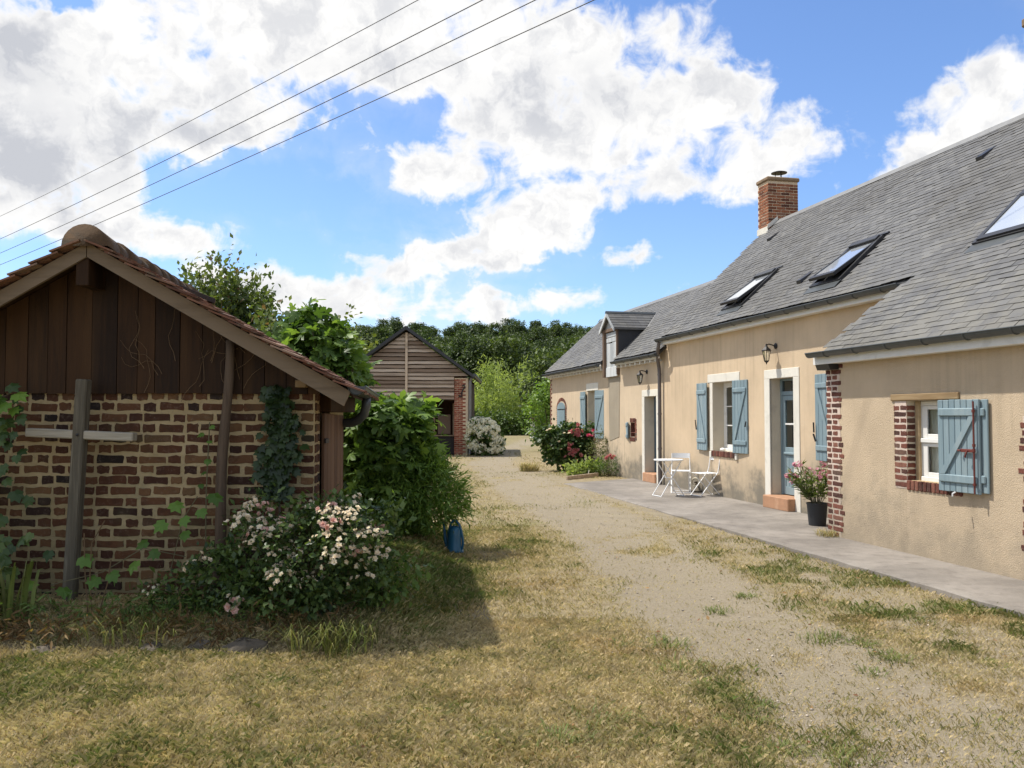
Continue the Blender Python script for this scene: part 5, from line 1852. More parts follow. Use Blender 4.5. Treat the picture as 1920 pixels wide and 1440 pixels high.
# ------------------------------------------------------------------ oleander in its pot
pp = (4.42, 12.42, PZ)
pot = thing('plant_pot', 'round dark grey plant pot by the brick corner', 'pot', pp)
m2 = MB(); m2.lathe([(.001, 0), (.115, 0), (.12, .01), (.145, .30), (.152, .305), (.152, .325), (.140, .325), (.134, .28), (.001, .275)], 28, caps=False)
m2.build('pot_body', M['pot'], pot, smooth=False)
m2 = MB(); m2.lathe([(.001, .292), (.136, .284)], 20, caps=False); m2.build('soil', M['soil'], pot)
ol = thing('oleander', 'oleander with pink flowers growing in the dark pot', 'plant', (pp[0], pp[1], PZ + .28))
g = np.random.default_rng(4)
stems = MB(); LP, LA, LN, LS, LV = [], [], [], [], []
tips = []
for i in range(20):
    an = g.uniform(0, 2 * PI); sp_ = g.uniform(.05, .36); h = g.uniform(.32, .68)
    if i < 6: an = PI + g.uniform(-.6, .6); sp_ = g.uniform(.25, .42); h = g.uniform(.3, .55)
    pts = []
    for k in range(6):
        f = k / 5
        pts.append(Vector((math.cos(an) * (sp_ * f ** 1.2 + .04), math.sin(an) * (sp_ * f ** 1.2 + .04), h * f)))
    stems.tube(pts, [.006 - .003 * k / 5 for k in range(6)], 5, caps=False)
    tips.append(pts[-1])
    for k in range(30):
        f = g.uniform(.25, 1.0); j = min(int(f * 5), 4)
        p = pts[j].lerp(pts[j + 1], f * 5 - j)
        d_ = norm(np.array([[math.cos(an) * .4 + g.normal() * .7, math.sin(an) * .4 + g.normal() * .7, .55 + g.normal() * .35]]))[0]
        LP.append(tuple(p)); LA.append(d_); LN.append(np.array([0, 0, 1.]) + g.normal(size=3) * .4); LS.append(g.uniform(.09, .15)); LV.append(g.random())
stems.build('stems', M['stem'], ol)
link('foliage', leaf_mesh('foliage', np.array(LP), np.array(LA), np.array(LN), np.array(LS), NARROW, M['oleander'], np.array(LV)), ol, kind='stuff')


def bloom_mesh(name, mat, n_fl, r_fl, spread, petals, seed, cup=.5, rings=1, core=None):
    """a cluster of small open flowers"""
    g = np.random.default_rng(seed); P, A, N, S, V = [], [], [], [], []
    for i in range(n_fl):
        c = g.normal(size=3) * spread * np.array([1, 1, .7])
        nrm_ = norm((c / max(spread, 1e-6) * .5 + np.array([0, -.5, .8]) + g.normal(size=3) * .3)[None])[0]
        t1 = norm(np.cross(nrm_, [0.31, .5, .2])[None])[0]; t2 = np.cross(nrm_, t1)
        for rg_ in range(rings):
            for k in range(petals):
                a = 2 * PI * (k + .5 * rg_) / petals
                dr = (t1 * math.cos(a) + t2 * math.sin(a)) * (1 - .3 * rg_) + nrm_ * (cup + .5 * rg_)
                P.append(c + nrm_ * .002 * rg_); A.append(dr); N.append(nrm_ * 1.0 - (t1 * math.cos(a) + t2 * math.sin(a)) * cup); S.append(r_fl * g.uniform(.85, 1.15) * (1 - .22 * rg_)); V.append(np.clip(.5 + g.normal() * .25 - .15 * rg_, 0, .99))
    return leaf_mesh(name, np.array(P), np.array(A), np.array(N), np.array(S), ROUND, mat, np.array(V))


OB = [bloom_mesh('flower_cluster', M['pink_oleander'], 7, .030, .038, 5, 60 + i, .35) for i in range(4)]
for i, tp in enumerate(tips):
    if i % 3 == 2: continue
    link('flower_cluster', OB[i % 4], ol, Matrix.Translation(tp + Vector((0, -.01, .02))) @ Matrix.Rotation(i * 1.3, 4, 'Z'))

# ------------------------------------------------------------------ overhead lines
names = ['topmost of the four overhead wires, nearly level with the cloud edge', 'second of the four overhead wires from the top', 'third of the four overhead wires from the top', 'lowest of the four overhead wires, passing just over the shed ridge']
for i, (za, xb) in enumerate(((8.78, -1.45), (7.96, -.45), (7.45, .37), (7.03, 1.28))):
    A = Vector((-18.13, 30, za)); B = Vector((xb, 13, 8.15))
    dv = B - A
    pts = []
    for k in range(41):
        f = -1.0 + 3.0 * k / 40
        p = A + dv * f
        p.z += .32 * (f * (f - 1))                            # sag
        pts.append(p)
    m2 = MB(); m2.tube(pts, .0085 if i else .0065, 5)
    m2.build('overhead_wire', M['cable'], label=names[i], cat='wire', group='overhead wires')

# plank edging of the flower bed and its little marker
A = Vector((1.36, 21.35, .10)); B = Vector((2.28, 22.7, .12))
m2 = MB(); L = (B - A).length
T = Matrix.Translation(A) @ Matrix.Rotation(math.atan2(B.y - A.y, B.x - A.x), 4, 'Z')
m2.cbox(0, L, -.025, .025, -.05, .10, .008, T=T)
m2.build('bed_edging', M['barn_board'], label='brown timber edging board in front of the flower bed', cat='edging')
m2 = MB(); m2.tube([(.0, 0, 0), (.02, -.01, .10)], .012, 6); m2.tube([(.02, -.01, .10), (.022, -.012, .115)], .016, 6)
o = m2.build('pale_marker', M['stone_white'], label='small pale marker stick standing in the flower bed', cat='marker')
o.location = (2.0, 22.5, .15)
# white rounded stone on the sill of the main window
m2 = MB(); m2.lathe([(.001, 0), (.035, .004), (.05, .03), (.045, .055), (.025, .07), (.001, .074)], 12, T=Matrix.Diagonal((1, 1.5, 1, 1)))
o = m2.build('white_stone', M['white'], smooth=True, label='smooth white stone lying on the brick sill of the main window', cat='stone')
o.location = hw(VM + .06, 15.62, 1.0); o.rotation_euler = (0, 0, HA)
# pale post beside the end hedge
pz = float(gz(1.18, 50))
o = thing('pale_post', 'short pale post with a brown cap before the far hedge', 'post', (1.20, 50, pz))
m2 = MB(); m2.tube([(0, 0, -.1), (.02, 0, .5), (0, 0, 1.0)], [.14, .12, .13], 8); m2.build('shaft', M['stone_white'], o)
m2 = MB(); m2.lathe([(.24, 1.0), (.26, 1.06), (.10, 1.24), (.001, 1.27)], 8); m2.build('cap', M['door_brown'], o)

# stones along the foot of the bed by the shed
q = random.Random(22)
sl = [('pale grey', -3.35, 6.18, .11), ('rust brown', -2.60, 6.22, .10), ('small broken', -2.25, 6.28, .08), ('large dark grey', -1.93, 6.24, .14)]
for cname, x, y, r in sl:
    m2 = MB(); n = 12; prof = []
    V = []; F = []
    rows = 7
    for i in range(rows + 1):
        ph = -PI / 2 + PI * i / rows
        for j in range(n):
            an = 2 * PI * j / n; rr = r * (1 + q.uniform(-.16, .16))
            V.append((rr * 1.35 * math.cos(ph) * math.cos(an), rr * .9 * math.cos(ph) * math.sin(an), rr * .62 * math.sin(ph)))
    for i in range(rows):
        for j in range(n):
            F.append((i * n + j, i * n + (j + 1) % n, (i + 1) * n + (j + 1) % n, (i + 1) * n + j))
    m2.add(V, F)
    o = m2.build('field_stone', M['stone'], label=cname + ' stone half sunk in the bank before the shed', cat='stone', group='stones along the bank before the shed')
    o.location = (x, y, float(gz(x, y)) - r * .08); o.rotation_euler = (0, 0, q.uniform(0, 3))

# ------------------------------------------------------------------ plants
def plant(name, label, cat, loc, data, mat, tmpl=SIMPLE, trunk=None, group=None, cname='crown', bark=None):
    """data = crown(...) tuple in local coordinates"""
    o = thing(name, label, cat, loc, 0, group)
    P, A, N, S, V, C = data
    link(cname, leaf_mesh(cname, P, A, N, S, tmpl, mat, V), o, kind=None)
    if trunk is not None:
        trunk.build('trunk' if cat == 'tree' else 'stems', bark or M['bark'], o, smooth=True)
    return o


def trunk_for(h0, r0, C, k, seed, lean=(0, 0), n=6):
    """a tapered trunk with limbs reaching into the crown"""
    g = random.Random(seed); mb = MB()
    top = Vector((lean[0], lean[1], h0))
    pts = [Vector((lean[0] * f + g.gauss(0, .02) * h0 * .3, lean[1] * f + g.gauss(0, .02) * h0 * .3, h0 * f - .15)) for f in [i / 5 for i in range(6)]]
    mb.tube(pts, [r0 * (1.25 - .5 * i / 5) for i in range(6)], 8, caps=False)
    idx = list(range(len(C))); g.shuffle(idx)
    sub = branches(pts[-1] - Vector((0, 0, .1 * h0)), [C[i] for i in idx[:k]], r0 * .5, seed, n)
    mb.add(sub.v, sub.f)
    return mb


G0 = lambda x, y: float(gz(x, y))

# --- wood on the far hill: five crowns, shared by all the trees
protos = []
for i in range(5):
    g = random.Random(400 + i)
    h = g.uniform(8.5, 11); bl = []
    for k in range(g.randint(9, 12)):
        an = g.uniform(0, 2 * PI); rr = g.uniform(0, 2.6); zz = g.uniform(.38, .90) * h
        r = g.uniform(1.2, 2.0) * (1.15 - .45 * zz / h)
        bl.append((math.cos(an) * rr * (1.25 - zz / h * .7), math.sin(an) * rr * (1.25 - zz / h * .7), zz, r, r, r * .8))
    bl.append((0, 0, h * .9, 1.3, 1.3, 1.1)); bl.append((0, 0, h * .55, 2.2, 2.2, 2.0))
    dat = crown(bl, 380, 30, .27, .32, 400 + i, inner=.72, up=.9, drop=.1)
    tr_ = trunk_for(h * .45, .24, dat[5], 9, 400 + i)
    P, A, N, S, V, C = dat
    protos.append((leaf_mesh('crown', P, A, N, S, ROUND, M['oak_leaf'] if i % 5 != 3 else M['oak_leaf2'], V), tr_.mesh('trunk', M['bark'], smooth=True)))
q = random.Random(88)
spots = []
for y in (80, 86, 93, 101, 110, 119, 129, 140, 152, 165, 179, 194):
    step = 4.0 + (y - 80) * .012
    x = -.27 * y + q.uniform(0, 4)
    while x < .13 * y + 6:
        spots.append((x + q.uniform(-1.5, 1.5), y + q.uniform(-2.5, 2.5)))
        x += step * q.uniform(.8, 1.2)
spots += [(-9.5, 112), (-12.0, 121), (-10.6, 131), (-13.5, 143), (-15.5, 124), (-18.0, 135), (-7.0, 120)]
for i, (x, y) in enumerate(spots):
    s = q.uniform(.70, .86)
    o = thing('woodland_tree', 'dark green broadleaf tree in the wood on the far hill', 'tree', (x, y, G0(x, y) - .3), q.uniform(0, 6.28), 'trees of the wood on the far hill')
    o.scale = (s, s, s * q.uniform(.9, 1.1))
    a, b = protos[q.randrange(5)]
    link('crown', a, o); link('trunk', b, o)

# --- trees nearer to hand
def upright(h, r, n, seed, base=.25):
    """tall shoots fanning out of a crown"""
    g = random.Random(seed); bl = []
    for k in range(n):
        an = g.uniform(0, 2 * PI); rr = r * math.sqrt(g.random()); top = h * (1 - .38 * (rr / r) ** 1.6) * g.uniform(.88, 1.04)
        for j in range(4):
            f = base + (1 - base) * (j + .6) / 4
            w_ = r * .20 * (1.2 - .75 * (j / 3))
            bl.append((math.cos(an) * rr * (.45 + .55 * f), math.sin(an) * rr * (.45 + .55 * f), top * f, w_, w_, top * .12))
    return bl


dat = crown(upright(6.45, 1.75, 26, 5, .42), 1300, 19, .16, .16, 51, inner=.2, flat=1.3, up=.3, drop=.0)
plant('young_tree', 'slender young tree with upright airy shoots behind the shed roof', 'tree', (-8.1, 23.5, .15), dat, M['poplar'], SIMPLE, trunk_for(2.2, .12, dat[5], 40, 51, n=5))
dat = crown(upright(4.3, 1.4, 16, 9, .4), 620, 16, .15, .16, 53, inner=.2, flat=1.2, up=.3)
plant('young_tree', 'lower spindly tree with brownish leaf tips right of the tall young one', 'tree', (-6.2, 22.0, .15), dat, M['poplar'], SIMPLE, trunk_for(1.2, .08, dat[5], 22, 53, n=5))
dat = crown(upright(6.6, 3.2, 16, 15, .2) + [(0, 0, 2.6, 3.2, 2.4, 2.2), (-2, 0, 2.4, 2, 2, 1.8), (2, 0, 2.6, 2.2, 2, 2)], 620, 11, .26, .24, 55, inner=.4, up=.5)
plant('bushy_tree', 'olive green bushy tree with upright shoots left behind the barn', 'tree', (-8.6, 42, .3), dat, M['olive'], SIMPLE, trunk_for(1.6, .16, dat[5], 26, 55))
dat = crown([(0, 0, 2.6, 2.6, 2.2, 2.4), (-2.2, 0, 2.2, 2.2, 2, 2.0), (2.0, 0, 2.8, 2.0, 2, 2.2), (.6, 0, 4.2, 1.4, 1.4, 1.3)], 420, 11, .28, .25, 57, up=.6)
plant('bushy_tree', 'rounded green tree low behind the fig, left of the barn', 'tree', (-12.2, 40, .3), dat, M['oak_leaf2'], SIMPLE, trunk_for(1.4, .16, dat[5], 18, 57))
dat = crown(upright(4.9, 2.5, 30, 25, .06) + [(0, 0, 1.5, 2.6, 1.6, 1.4)], 560, 16, .30, .22, 59, inner=.2, flat=1.7, up=.3, drop=-.4)
plant('willow_thicket', 'tall pale green willow thicket right of the barn', 'shrub', (-.9, 58, .45), dat, M['willow'], NARROW)
dat = crown(upright(5.2, 2.6, 30, 27, .06) + [(0, 0, 1.6, 2.8, 1.6, 1.5)], 560, 16, .30, .22, 61, inner=.2, flat=1.7, up=.3, drop=-.4)
plant('willow_thicket', 'tall pale green willow thicket nearest the house end', 'shrub', (1.9, 60, .45), dat, M['willow'], NARROW)
dat = crown([(x, 0, .75, 1.0, .7, .8) for x in np.arange(-3.4, 3.5, .85)], 420, 12, .20, .16, 63, up=.7)
plant('bramble_hedge', 'low dark bramble hedge before the willow thickets', 'hedge', (.1, 55, .45), dat, M['hedge'], SIMPLE)
dat = crown([(0, 0, 1.3, .9, .8, 1.2), (.4, 0, 2.6, .8, .7, .9), (-.3, 0, 2.0, .7, .7, .8), (.7, .2, 1.0, .9, .7, .9)], 250, 11, .16, .16, 65, up=.6)
plant('leafy_shrub', 'leafy green shrub growing against the far corner of the house', 'shrub', (1.55, 36.5, .2), dat, M['bush'], SIMPLE, trunk_for(.5, .05, dat[5], 14, 65, n=5))
dat = crown([(0, 0, 4.0, 1.9, 1.6, 1.7), (1.6, 0, 4.8, 1.6, 1.4, 1.4), (-1.2, 0, 3.2, 1.5, 1.3, 1.3)], 300, 11, .26, .22, 67, up=.8)
plant('yellow_green_tree', 'small bright green tree rising behind the far house gable', 'tree', (3.0, 50, .3), dat, M['oak_leaf2'], SIMPLE, trunk_for(2.2, .14, dat[5], 16, 67))

# --- fig behind the shed: large lobed leaves, the nearest as leaves of their own
fx, fy = -2.05, 11.2
fz = G0(fx, fy)
fig = thing('fig_tree', 'spreading fig with large lobed leaves behind the brick shed', 'tree', (fx, fy, fz))
bl = [(-.80, -.1, 2.20, .42, .5, .36), (-.45, -.15, 2.35, .42, .5, .34), (-.62, -.1, 2.70, .20, .22, .16), (-.12, -.2, 2.12, .26, .4, .26), (.15, -.4, 1.42, .36, .5, .26), (.50, -.5, 1.40, .40, .5, .28), (.82, -.4, 1.48, .18, .25, .16), (.30, -.5, 1.0, .50, .5, .36), (.72, -.4, 1.0, .30, .4, .32), (.4, -.5, .55, .50, .5, .40), (-1.0, 0, 1.9, .35, .5, .30), (.0, .2, 1.3, .5, .4, .5), (-.5, .3, 1.6, .6, .5, .6)]
P, A, N, S, V, C = crown(bl, 980, 4.8, .140, .080, 71, inner=.6, flat=.8, up=.9, drop=.35)
dist = P[:, 1] - .15 * P[:, 2] + .1 * np.random.default_rng(1).random(len(P))
order = np.argsort(dist)
own, rest = order[:290], order[290:]
Fm = []
for i in range(3):
    tv_, tf_ = FIG; g = np.random.default_rng(i); tv2 = tv_ + g.normal(size=tv_.shape) * .025
    m3 = MB(); m3.add([tuple(p) for p in tv2], [tuple(int(k) for k in f) for f in tf_]); Fm.append(m3.mesh('leaf', M['fig']))
An = norm(A); Nn = norm(N - An * np.sum(N * An, axis=1, keepdims=True)); Bn = np.cross(An, Nn)
for i in own:
    s = S[i]
    T = Matrix(((Bn[i, 0] * s, An[i, 0] * s, Nn[i, 0] * s, P[i, 0]), (Bn[i, 1] * s, An[i, 1] * s, Nn[i, 1] * s, P[i, 1]), (Bn[i, 2] * s, An[i, 2] * s, Nn[i, 2] * s, P[i, 2]), (0, 0, 0, 1)))
    link('leaf', Fm[i % 3], fig, T)
link('foliage', leaf_mesh('foliage', P[rest], A[rest], N[rest], S[rest], FIG, M['fig'], V[rest]), fig, kind='stuff')
branches((0, 0, -.1), [tuple(c) for c in C[::9]], .05, 71).build('trunk', M['bark'], fig, smooth=True)

dat = crown([(0, 0, .55, .56, .5, .52), (.34, -.1, .50, .42, .42, .46), (.12, 0, .90, .36, .35, .28), (-.35, 0, .5, .5, .45, .45)], 800, 18, .095, .075, 73, inner=.7, up=.6, drop=.1)
plant('leafy_shrub', 'dense bright green rounded shrub beside the watering can', 'shrub', (-1.36, 10.75, G0(-1.36, 10.75)), dat, M['bush'], NARROW, trunk_for(.2, .03, dat[5], 30, 73, n=5), bark=M['stem'])

# --- white rambling rose before the shed
rx, ry = -1.62, 6.62
rz0 = G0(rx, ry)
rose = thing('rambling_rose', 'rambling rose with white and blush flowers before the shed corner', 'shrub', (rx, ry, rz0))
bl = [(-.30, 0, .42, .32, .26, .34), (.05, -.1, .48, .38, .30, .34), (.36, -.05, .60, .32, .28, .28), (.22, .05, .80, .26, .20, .12), (-.36, .15, .72, .13, .15, .24), (.52, .05, .42, .22, .26, .32), (-.1, -.15, .2, .42, .22, .18), (-.66, .05, .26, .24, .2, .24), (-.95, .08, .16, .2, .16, .16), (.62, 0, .72, .14, .14, .12)]
P, A, N, S, V, C = crown(bl, 620, 14, .040, .055, 75, inner=.62, up=.6, drop=.1)
link('foliage', leaf_mesh('foliage', P, A, N, S * (.7 + .9 * np.random.default_rng(5).random(len(S))), SIMPLE, M['rose_leaf'], V), rose, kind='stuff')
branches((0, .1, -.05), [tuple(c) for c in C[::8]], .012, 75, n=5, wig=.3).build('stems', M['stem'], rose)
RW = [bloom_mesh('flower_cluster', M['white_petal'], 8, .021, .036, 5, 80 + i, .45, 2) for i in range(5)]
RP = [bloom_mesh('flower_cluster', M['pink_petal'], 5, .028, .032, 6, 90 + i, .5, 2) for i in range(3)]
g = np.random.default_rng(17)
front = C[(C[:, 1] < .12)]
idx = g.permutation(len(front))[:190]
wts = smooth01(front[idx, 2], .2, .65)
for i, w_ in zip(idx, wts):
    if g.random() > .2 + .8 * w_ or math.sin(front[i][0] * 9 + front[i][2] * 7) < -.35: continue
    c = front[i] + np.array([0, -.085, .04])
    me = RP[g.integers(3)] if g.random() < .14 else RW[g.integers(5)]
    link('flower_cluster', me, rose, Matrix.Translation(tuple(c)) @ Matrix.Rotation(g.uniform(-.5, .5), 4, 'Z') @ Matrix.Scale(g.uniform(.7, 1.25), 4))

# young shoots right of the rose
dat = crown([(0, 0, .25, .22, .18, .22), (.18, 0, .38, .16, .14, .14), (-.12, 0, .15, .2, .15, .15)], 60, 9, .06, .05, 77, inner=.3, up=.6)
plant('young_shoots', 'light green young shoots at the right foot of the rambling rose', 'plant', (-1.02, 6.75, G0(-1.02, 6.75)), dat, M['weed'], SIMPLE, branches((0, 0, -.05), [tuple(c) for c in dat[5][::3]], .006, 77, n=5), bark=M['stem'])

# --- creepers on the shed wall
def wall_leaves(x0, x1, z0, z1, n, seed, thick=.05, y=7.06):
    g = np.random.default_rng(seed)
    zz = z0 + (z1 - z0) * g.random(n); xc = (x0 + x1) / 2 + .04 * np.sin(zz * 9)
    w_ = (x1 - x0) / 2 * (.65 + .5 * np.sin((zz - z0) / (z1 - z0) * PI))
    P = np.stack([xc + w_ * g.normal(size=n) * .5, y - thick * g.random(n), zz], 1)
    A = np.stack([g.normal(size=n) * .6, -.4 * np.ones(n), -.6 + g.normal(size=n) * .4], 1)
    N = np.stack([g.normal(size=n) * .35, -np.ones(n), .35 + g.normal(size=n) * .3], 1)
    return P, A, N, g.random(n)


o = thing('ivy', 'dark strip of ivy hanging on the shed wall near its corner', 'creeper', (-1.92, 7.06, 1.0))
P, A, N, V = wall_leaves(-2.03, -1.80, 1.05, 1.95, 420, 31)
link('foliage', leaf_mesh('foliage', P - np.array([-1.92, 7.06, 1.0]), A, N, .055 + .03 * np.random.default_rng(2).random(len(P)), VINE, M['ivy'], V), o, kind='stuff')
m2 = MB(); m2.tube([(0, .02, -.85), (.02, .02, -.3), (-.02, .01, .2), (.02, .0, .9)], .010, 5); m2.build('stem', M['bark'], o)

o = thing('grape_vine', 'grape vine with big pale leaves at the left picture edge', 'creeper', (-4.10, 6.9, .2))
g = np.random.default_rng(33)
n = 120
zz = .25 + 1.5 * g.random(n); xx = -.12 + .17 * g.normal(size=n)
P = np.stack([xx, -.02 - .10 * g.random(n), zz], 1)
vm = [MB() for _ in range(2)]
VMs = []
for i in range(3):
    tv_, tf_ = VINE; tv2 = tv_ + np.random.default_rng(60 + i).normal(size=tv_.shape) * .02
    m3 = MB(); m3.add([tuple(p) for p in tv2], [tuple(int(k) for k in f) for f in tf_]); VMs.append((m3.mesh('leaf', M['vine']), m3.mesh('leaf', M['rose_leaf'])))


def place_leaf(parent, me, p, a, n_, s):
    a = norm(np.array(a, float)[None])[0]; n_ = np.array(n_, float); n_ = n_ - a * (n_ @ a); n_ = n_ / np.linalg.norm(n_); b = np.cross(a, n_)
    link('leaf', me, parent, Matrix(((b[0] * s, a[0] * s, n_[0] * s, p[0]), (b[1] * s, a[1] * s, n_[1] * s, p[1]), (b[2] * s, a[2] * s, n_[2] * s, p[2]), (0, 0, 0, 1))))


for i in range(n):
    place_leaf(o, VMs[i % 3][1], P[i], (g.normal() * .5, -.35, -.8 + g.normal() * .3), (g.normal() * .3, -1, .5 + g.normal() * .3), g.uniform(.07, .12))
for i in range(14):                                       # shoot of lighter leaves at the top
    place_leaf(o, VMs[i % 3][0], (-.12 + .28 * g.random(), -.06 - .12 * g.random(), 1.55 + .16 * g.random()), (g.normal() * .6 + .3, -.4, -.5 + g.normal() * .3), (g.normal() * .2, -.6, 1.0), g.uniform(.08, .13))
m2 = MB(); m2.tube([(-.2, 0, -.1), (-.14, -.01, .5), (-.2, -.02, 1.0), (-.1, -.05, 1.6), (.1, -.1, 1.68)], [.016, .013, .011, .007, .003], 6)
m2.build('stem', M['bark'], o)

o = thing('hop_shoots', 'trailing shoots with light lobed leaves along the foot of the wall', 'creeper', (-2.55, 6.72, .2))
pl_ = [(-2.62, 6.65, 1.03), (-2.40, 6.6, .98), (-2.68, 6.62, .88), (-2.53, 6.6, .92), (-2.85, 6.7, .72), (-2.9, 6.62, .58), (-2.72, 6.6, .66), (-3.08, 6.6, .50), (-3.45, 6.62, .38), (-3.72, 6.6, .42), (-2.45, 6.9, 1.35), (-2.48, 6.92, 1.25), (-2.46, 6.92, 1.5), (-2.51, 6.9, 1.15), (-2.44, 6.92, 1.62), (-2.50, 6.92, 1.56), (-2.55, 6.7, .80), (-3.2, 6.62, .46), (-2.3, 6.62, 1.10), (-3.3, 6.6, .62)]
for i, p in enumerate(pl_):
    place_leaf(o, VMs[i % 3][0], (p[0] + 2.55, p[1] - 6.72, p[2] - .2), (g.normal() * .5, -.4, -.5), (g.normal() * .3, -.7, .8), g.uniform(.075, .125) * (.55 if p[2] > 1.12 else 1))
m2 = MB()
m2.tube([(.0, 0, .0), (-.1, -.05, .3), (.0, -.08, .7), (.12, -.1, .88)], .004, 5); m2.tube([(.0, 0, .4), (-.3, -.08, .48), (-.6, -.1, .30), (-1.0, -.1, .2)], .004, 5); m2.tube([(.08, .2, .0), (.08, .2, .9), (.1, .2, 1.45)], .005, 5)
m2.build('stems', M['stem'], o)

o = thing('dry_creeper', 'bare dry creeper twigs clinging to the gable boards', 'creeper', (-2.75, 7.04, 1.9))
m2 = MB(); q = random.Random(19)
for i in range(16):
    x, z = q.uniform(-.35, .55), q.uniform(-.1, .35)
    pts = [Vector((x, 0, z))]; a = q.uniform(.6, 2.5)
    for k in range(7):
        a += q.gauss(0, .45); pts.append(pts[-1] + Vector((math.cos(a) * .06, q.gauss(0, .005), math.sin(a) * .075)))
    m2.tube(pts, [.0024 - .0002 * k for k in range(8)], 4)
m2.build('twigs', M['dry_stem'], o)

# --- tufts and weeds
def tuft(n, h, spread, seed, lean=.5, w=.004, v0=.6, v1=1.0, arch=1.0):
    g = np.random.default_rng(seed)
    a = g.uniform(0, 2 * PI, n); r = spread * g.random(n) ** .8 * .35
    B = np.stack([np.cos(a) * r, np.sin(a) * r, np.zeros(n) - .02], 1)
    hh = h * (.5 + .6 * g.random(n)); ln = lean * (.3 + .9 * g.random(n)) * hh
    d = a + g.normal(size=n) * 1.1
    D = np.stack([np.cos(d), np.sin(d), np.zeros(n)], 1)
    side = np.stack([-np.sin(d), np.cos(d), np.zeros(n)], 1) * (w * (.7 + .6 * g.random(n)))[:, None]
    m1 = B + D * (ln * .25)[:, None] + np.array([0, 0, 1]) * (hh * .55)[:, None]
    m2_ = B + D * (ln * .65)[:, None] + np.array([0, 0, 1]) * (hh * .9)[:, None]
    tp = B + D * (ln * 1.15)[:, None] + np.array([0, 0, 1]) * (hh * (1 - .25 * arch * lean))[:, None]
    V = np.stack([B - side, B + side, m1 - side, m1 + side, m2_ - side * .7, m2_ + side * .7, tp], 1)
    o_ = (np.arange(n) * 7)[:, None]
    F = np.concatenate([o_ + np.array([0, 1, 3]), o_ + np.array([0, 3, 2]), o_ + np.array([2, 3, 5]), o_ + np.array([2, 5, 4]), o_ + np.array([4, 5, 6])])
    return V.reshape(-1, 3), F, np.repeat(v0 + (v1 - v0) * g.random(n), 7)


def tuft_obj(name, label, loc, **kw):
    V, F, vr = tuft(**kw)
    return link(name, np_mesh(name, V, F, M['grass'], vr), label=label, cat='grass tuft', M=Matrix.Translation((loc[0], loc[1], G0(*loc) if len(loc) < 3 else loc[2])))


tuft_obj('grass_tuft', 'arching long green grass tuft below the right end of the rambling rose', (-1.30, 6.28), n=300, h=.27, spread=1.0, seed=1, lean=1.2, w=.003)
tuft_obj('grass_tuft', 'loose green grass tuft at the wall foot left of the rambling rose', (-2.72, 6.45), n=240, h=.19, spread=1.3, seed=2, lean=1.2, w=.003)
_q = hw(6.46, 10.14)
tuft_obj('grass_tuft', 'dry grass tuft growing at the foot of the brick house corner', (_q[0], _q[1], PZ), n=110, h=.13, spread=.40, seed=6, lean=1.2, w=.004, v0=.1, v1=.7)
tuft_obj('grass_tuft', 'dry straw tuft standing alone beside the track near the rose bush', (.50, 25.0), n=240, h=.30, spread=.8, seed=3, lean=1.0, w=.009, v0=.1, v1=.6)
for i, (x, y) in enumerate(((2.41, 5.75), (1.64, 4.30), (2.38, 6.56), (2.62, 6.40), (1.25, 5.39), (1.16, 5.79), (1.45, 5.06), (2.66, 6.04), (.48, 4.81), (1.37, 4.39), (1.29, 4.81), (1.15, 6.33), (.80, 6.40), (1.80, 7.55), (.25, 4.53), (2.2, 8.1), (3.3, 7.0))):
    V, F, vr = tuft(n=70 + 17 * (i % 4), h=.055 + .012 * (i % 3), spread=.32 + .1 * (i % 3), seed=700 + i, lean=1.5, w=.0034, v0=.72, v1=1.0)
    link('weed_tuft', np_mesh('weed_tuft', V, F, M['grass'], vr), label='small low green weed tuft growing in the dry yard', cat='weed', group='small green weed tufts in the dry yard', M=Matrix.Translation((x, y, G0(x, y))))
o = tuft_obj('iris_clump', 'clump of broad upright iris leaves at the foot of the cross', (-3.80, 6.55), n=26, h=.50, spread=.55, seed=4, lean=.35, w=.013, v0=.75, v1=.95)
o['category'] = 'plant'
o = tuft_obj('iris_clump', 'clump of tall iris leaves at the far left below the vine', (-4.15, 6.50), n=40, h=.62, spread=.5, seed=5, lean=.5, w=.012, v0=.7, v1=.95)
o['category'] = 'plant'
o = thing('dry_weed', 'dry curved seed stalks rising before the shed wall by the cross', 'weed', (-3.22, 6.6, G0(-3.22, 6.6)))
m2 = MB()
for pts in ([(0, 0, 0), (-.02, 0, .3), (.0, -.02, .55), (.10, -.03, .72)], [(-.03, 0, 0), (-.06, 0, .35), (-.07, 0, .62)], [(.05, 0, 0), (.12, 0, .25), (.14, 0, .42)]):
    m2.tube(pts, .005, 5)
m2.build('stalks', M['dry_stem'], o)
dat = crown([(x, 0, .10 + .05 * math.sin(x * 5), .26, .15, .10) for x in np.arange(-1.3, 1.35, .22)], 150, 8, .07, .06, 79, inner=.2, up=.5)
plant('wall_foot_weeds', 'low tangle of green weeds along the foot of the shed wall', 'weeds', (-3.1, 6.55, G0(-3.1, 6.55)), dat, M['weed'], NARROW, cname='foliage')
dat = crown([(x, 0, .08, .25, .12, .09) for x in np.arange(-1.6, 1.7, .24)], 160, 8, .075, .05, 81, inner=.2, up=.4)
plant('dry_weeds', 'rusty dried weeds along the bank before the shed', 'weeds', (-2.9, 6.36, G0(-2.9, 6.36)), dat, M['dry_weed'], NARROW, cname='foliage')

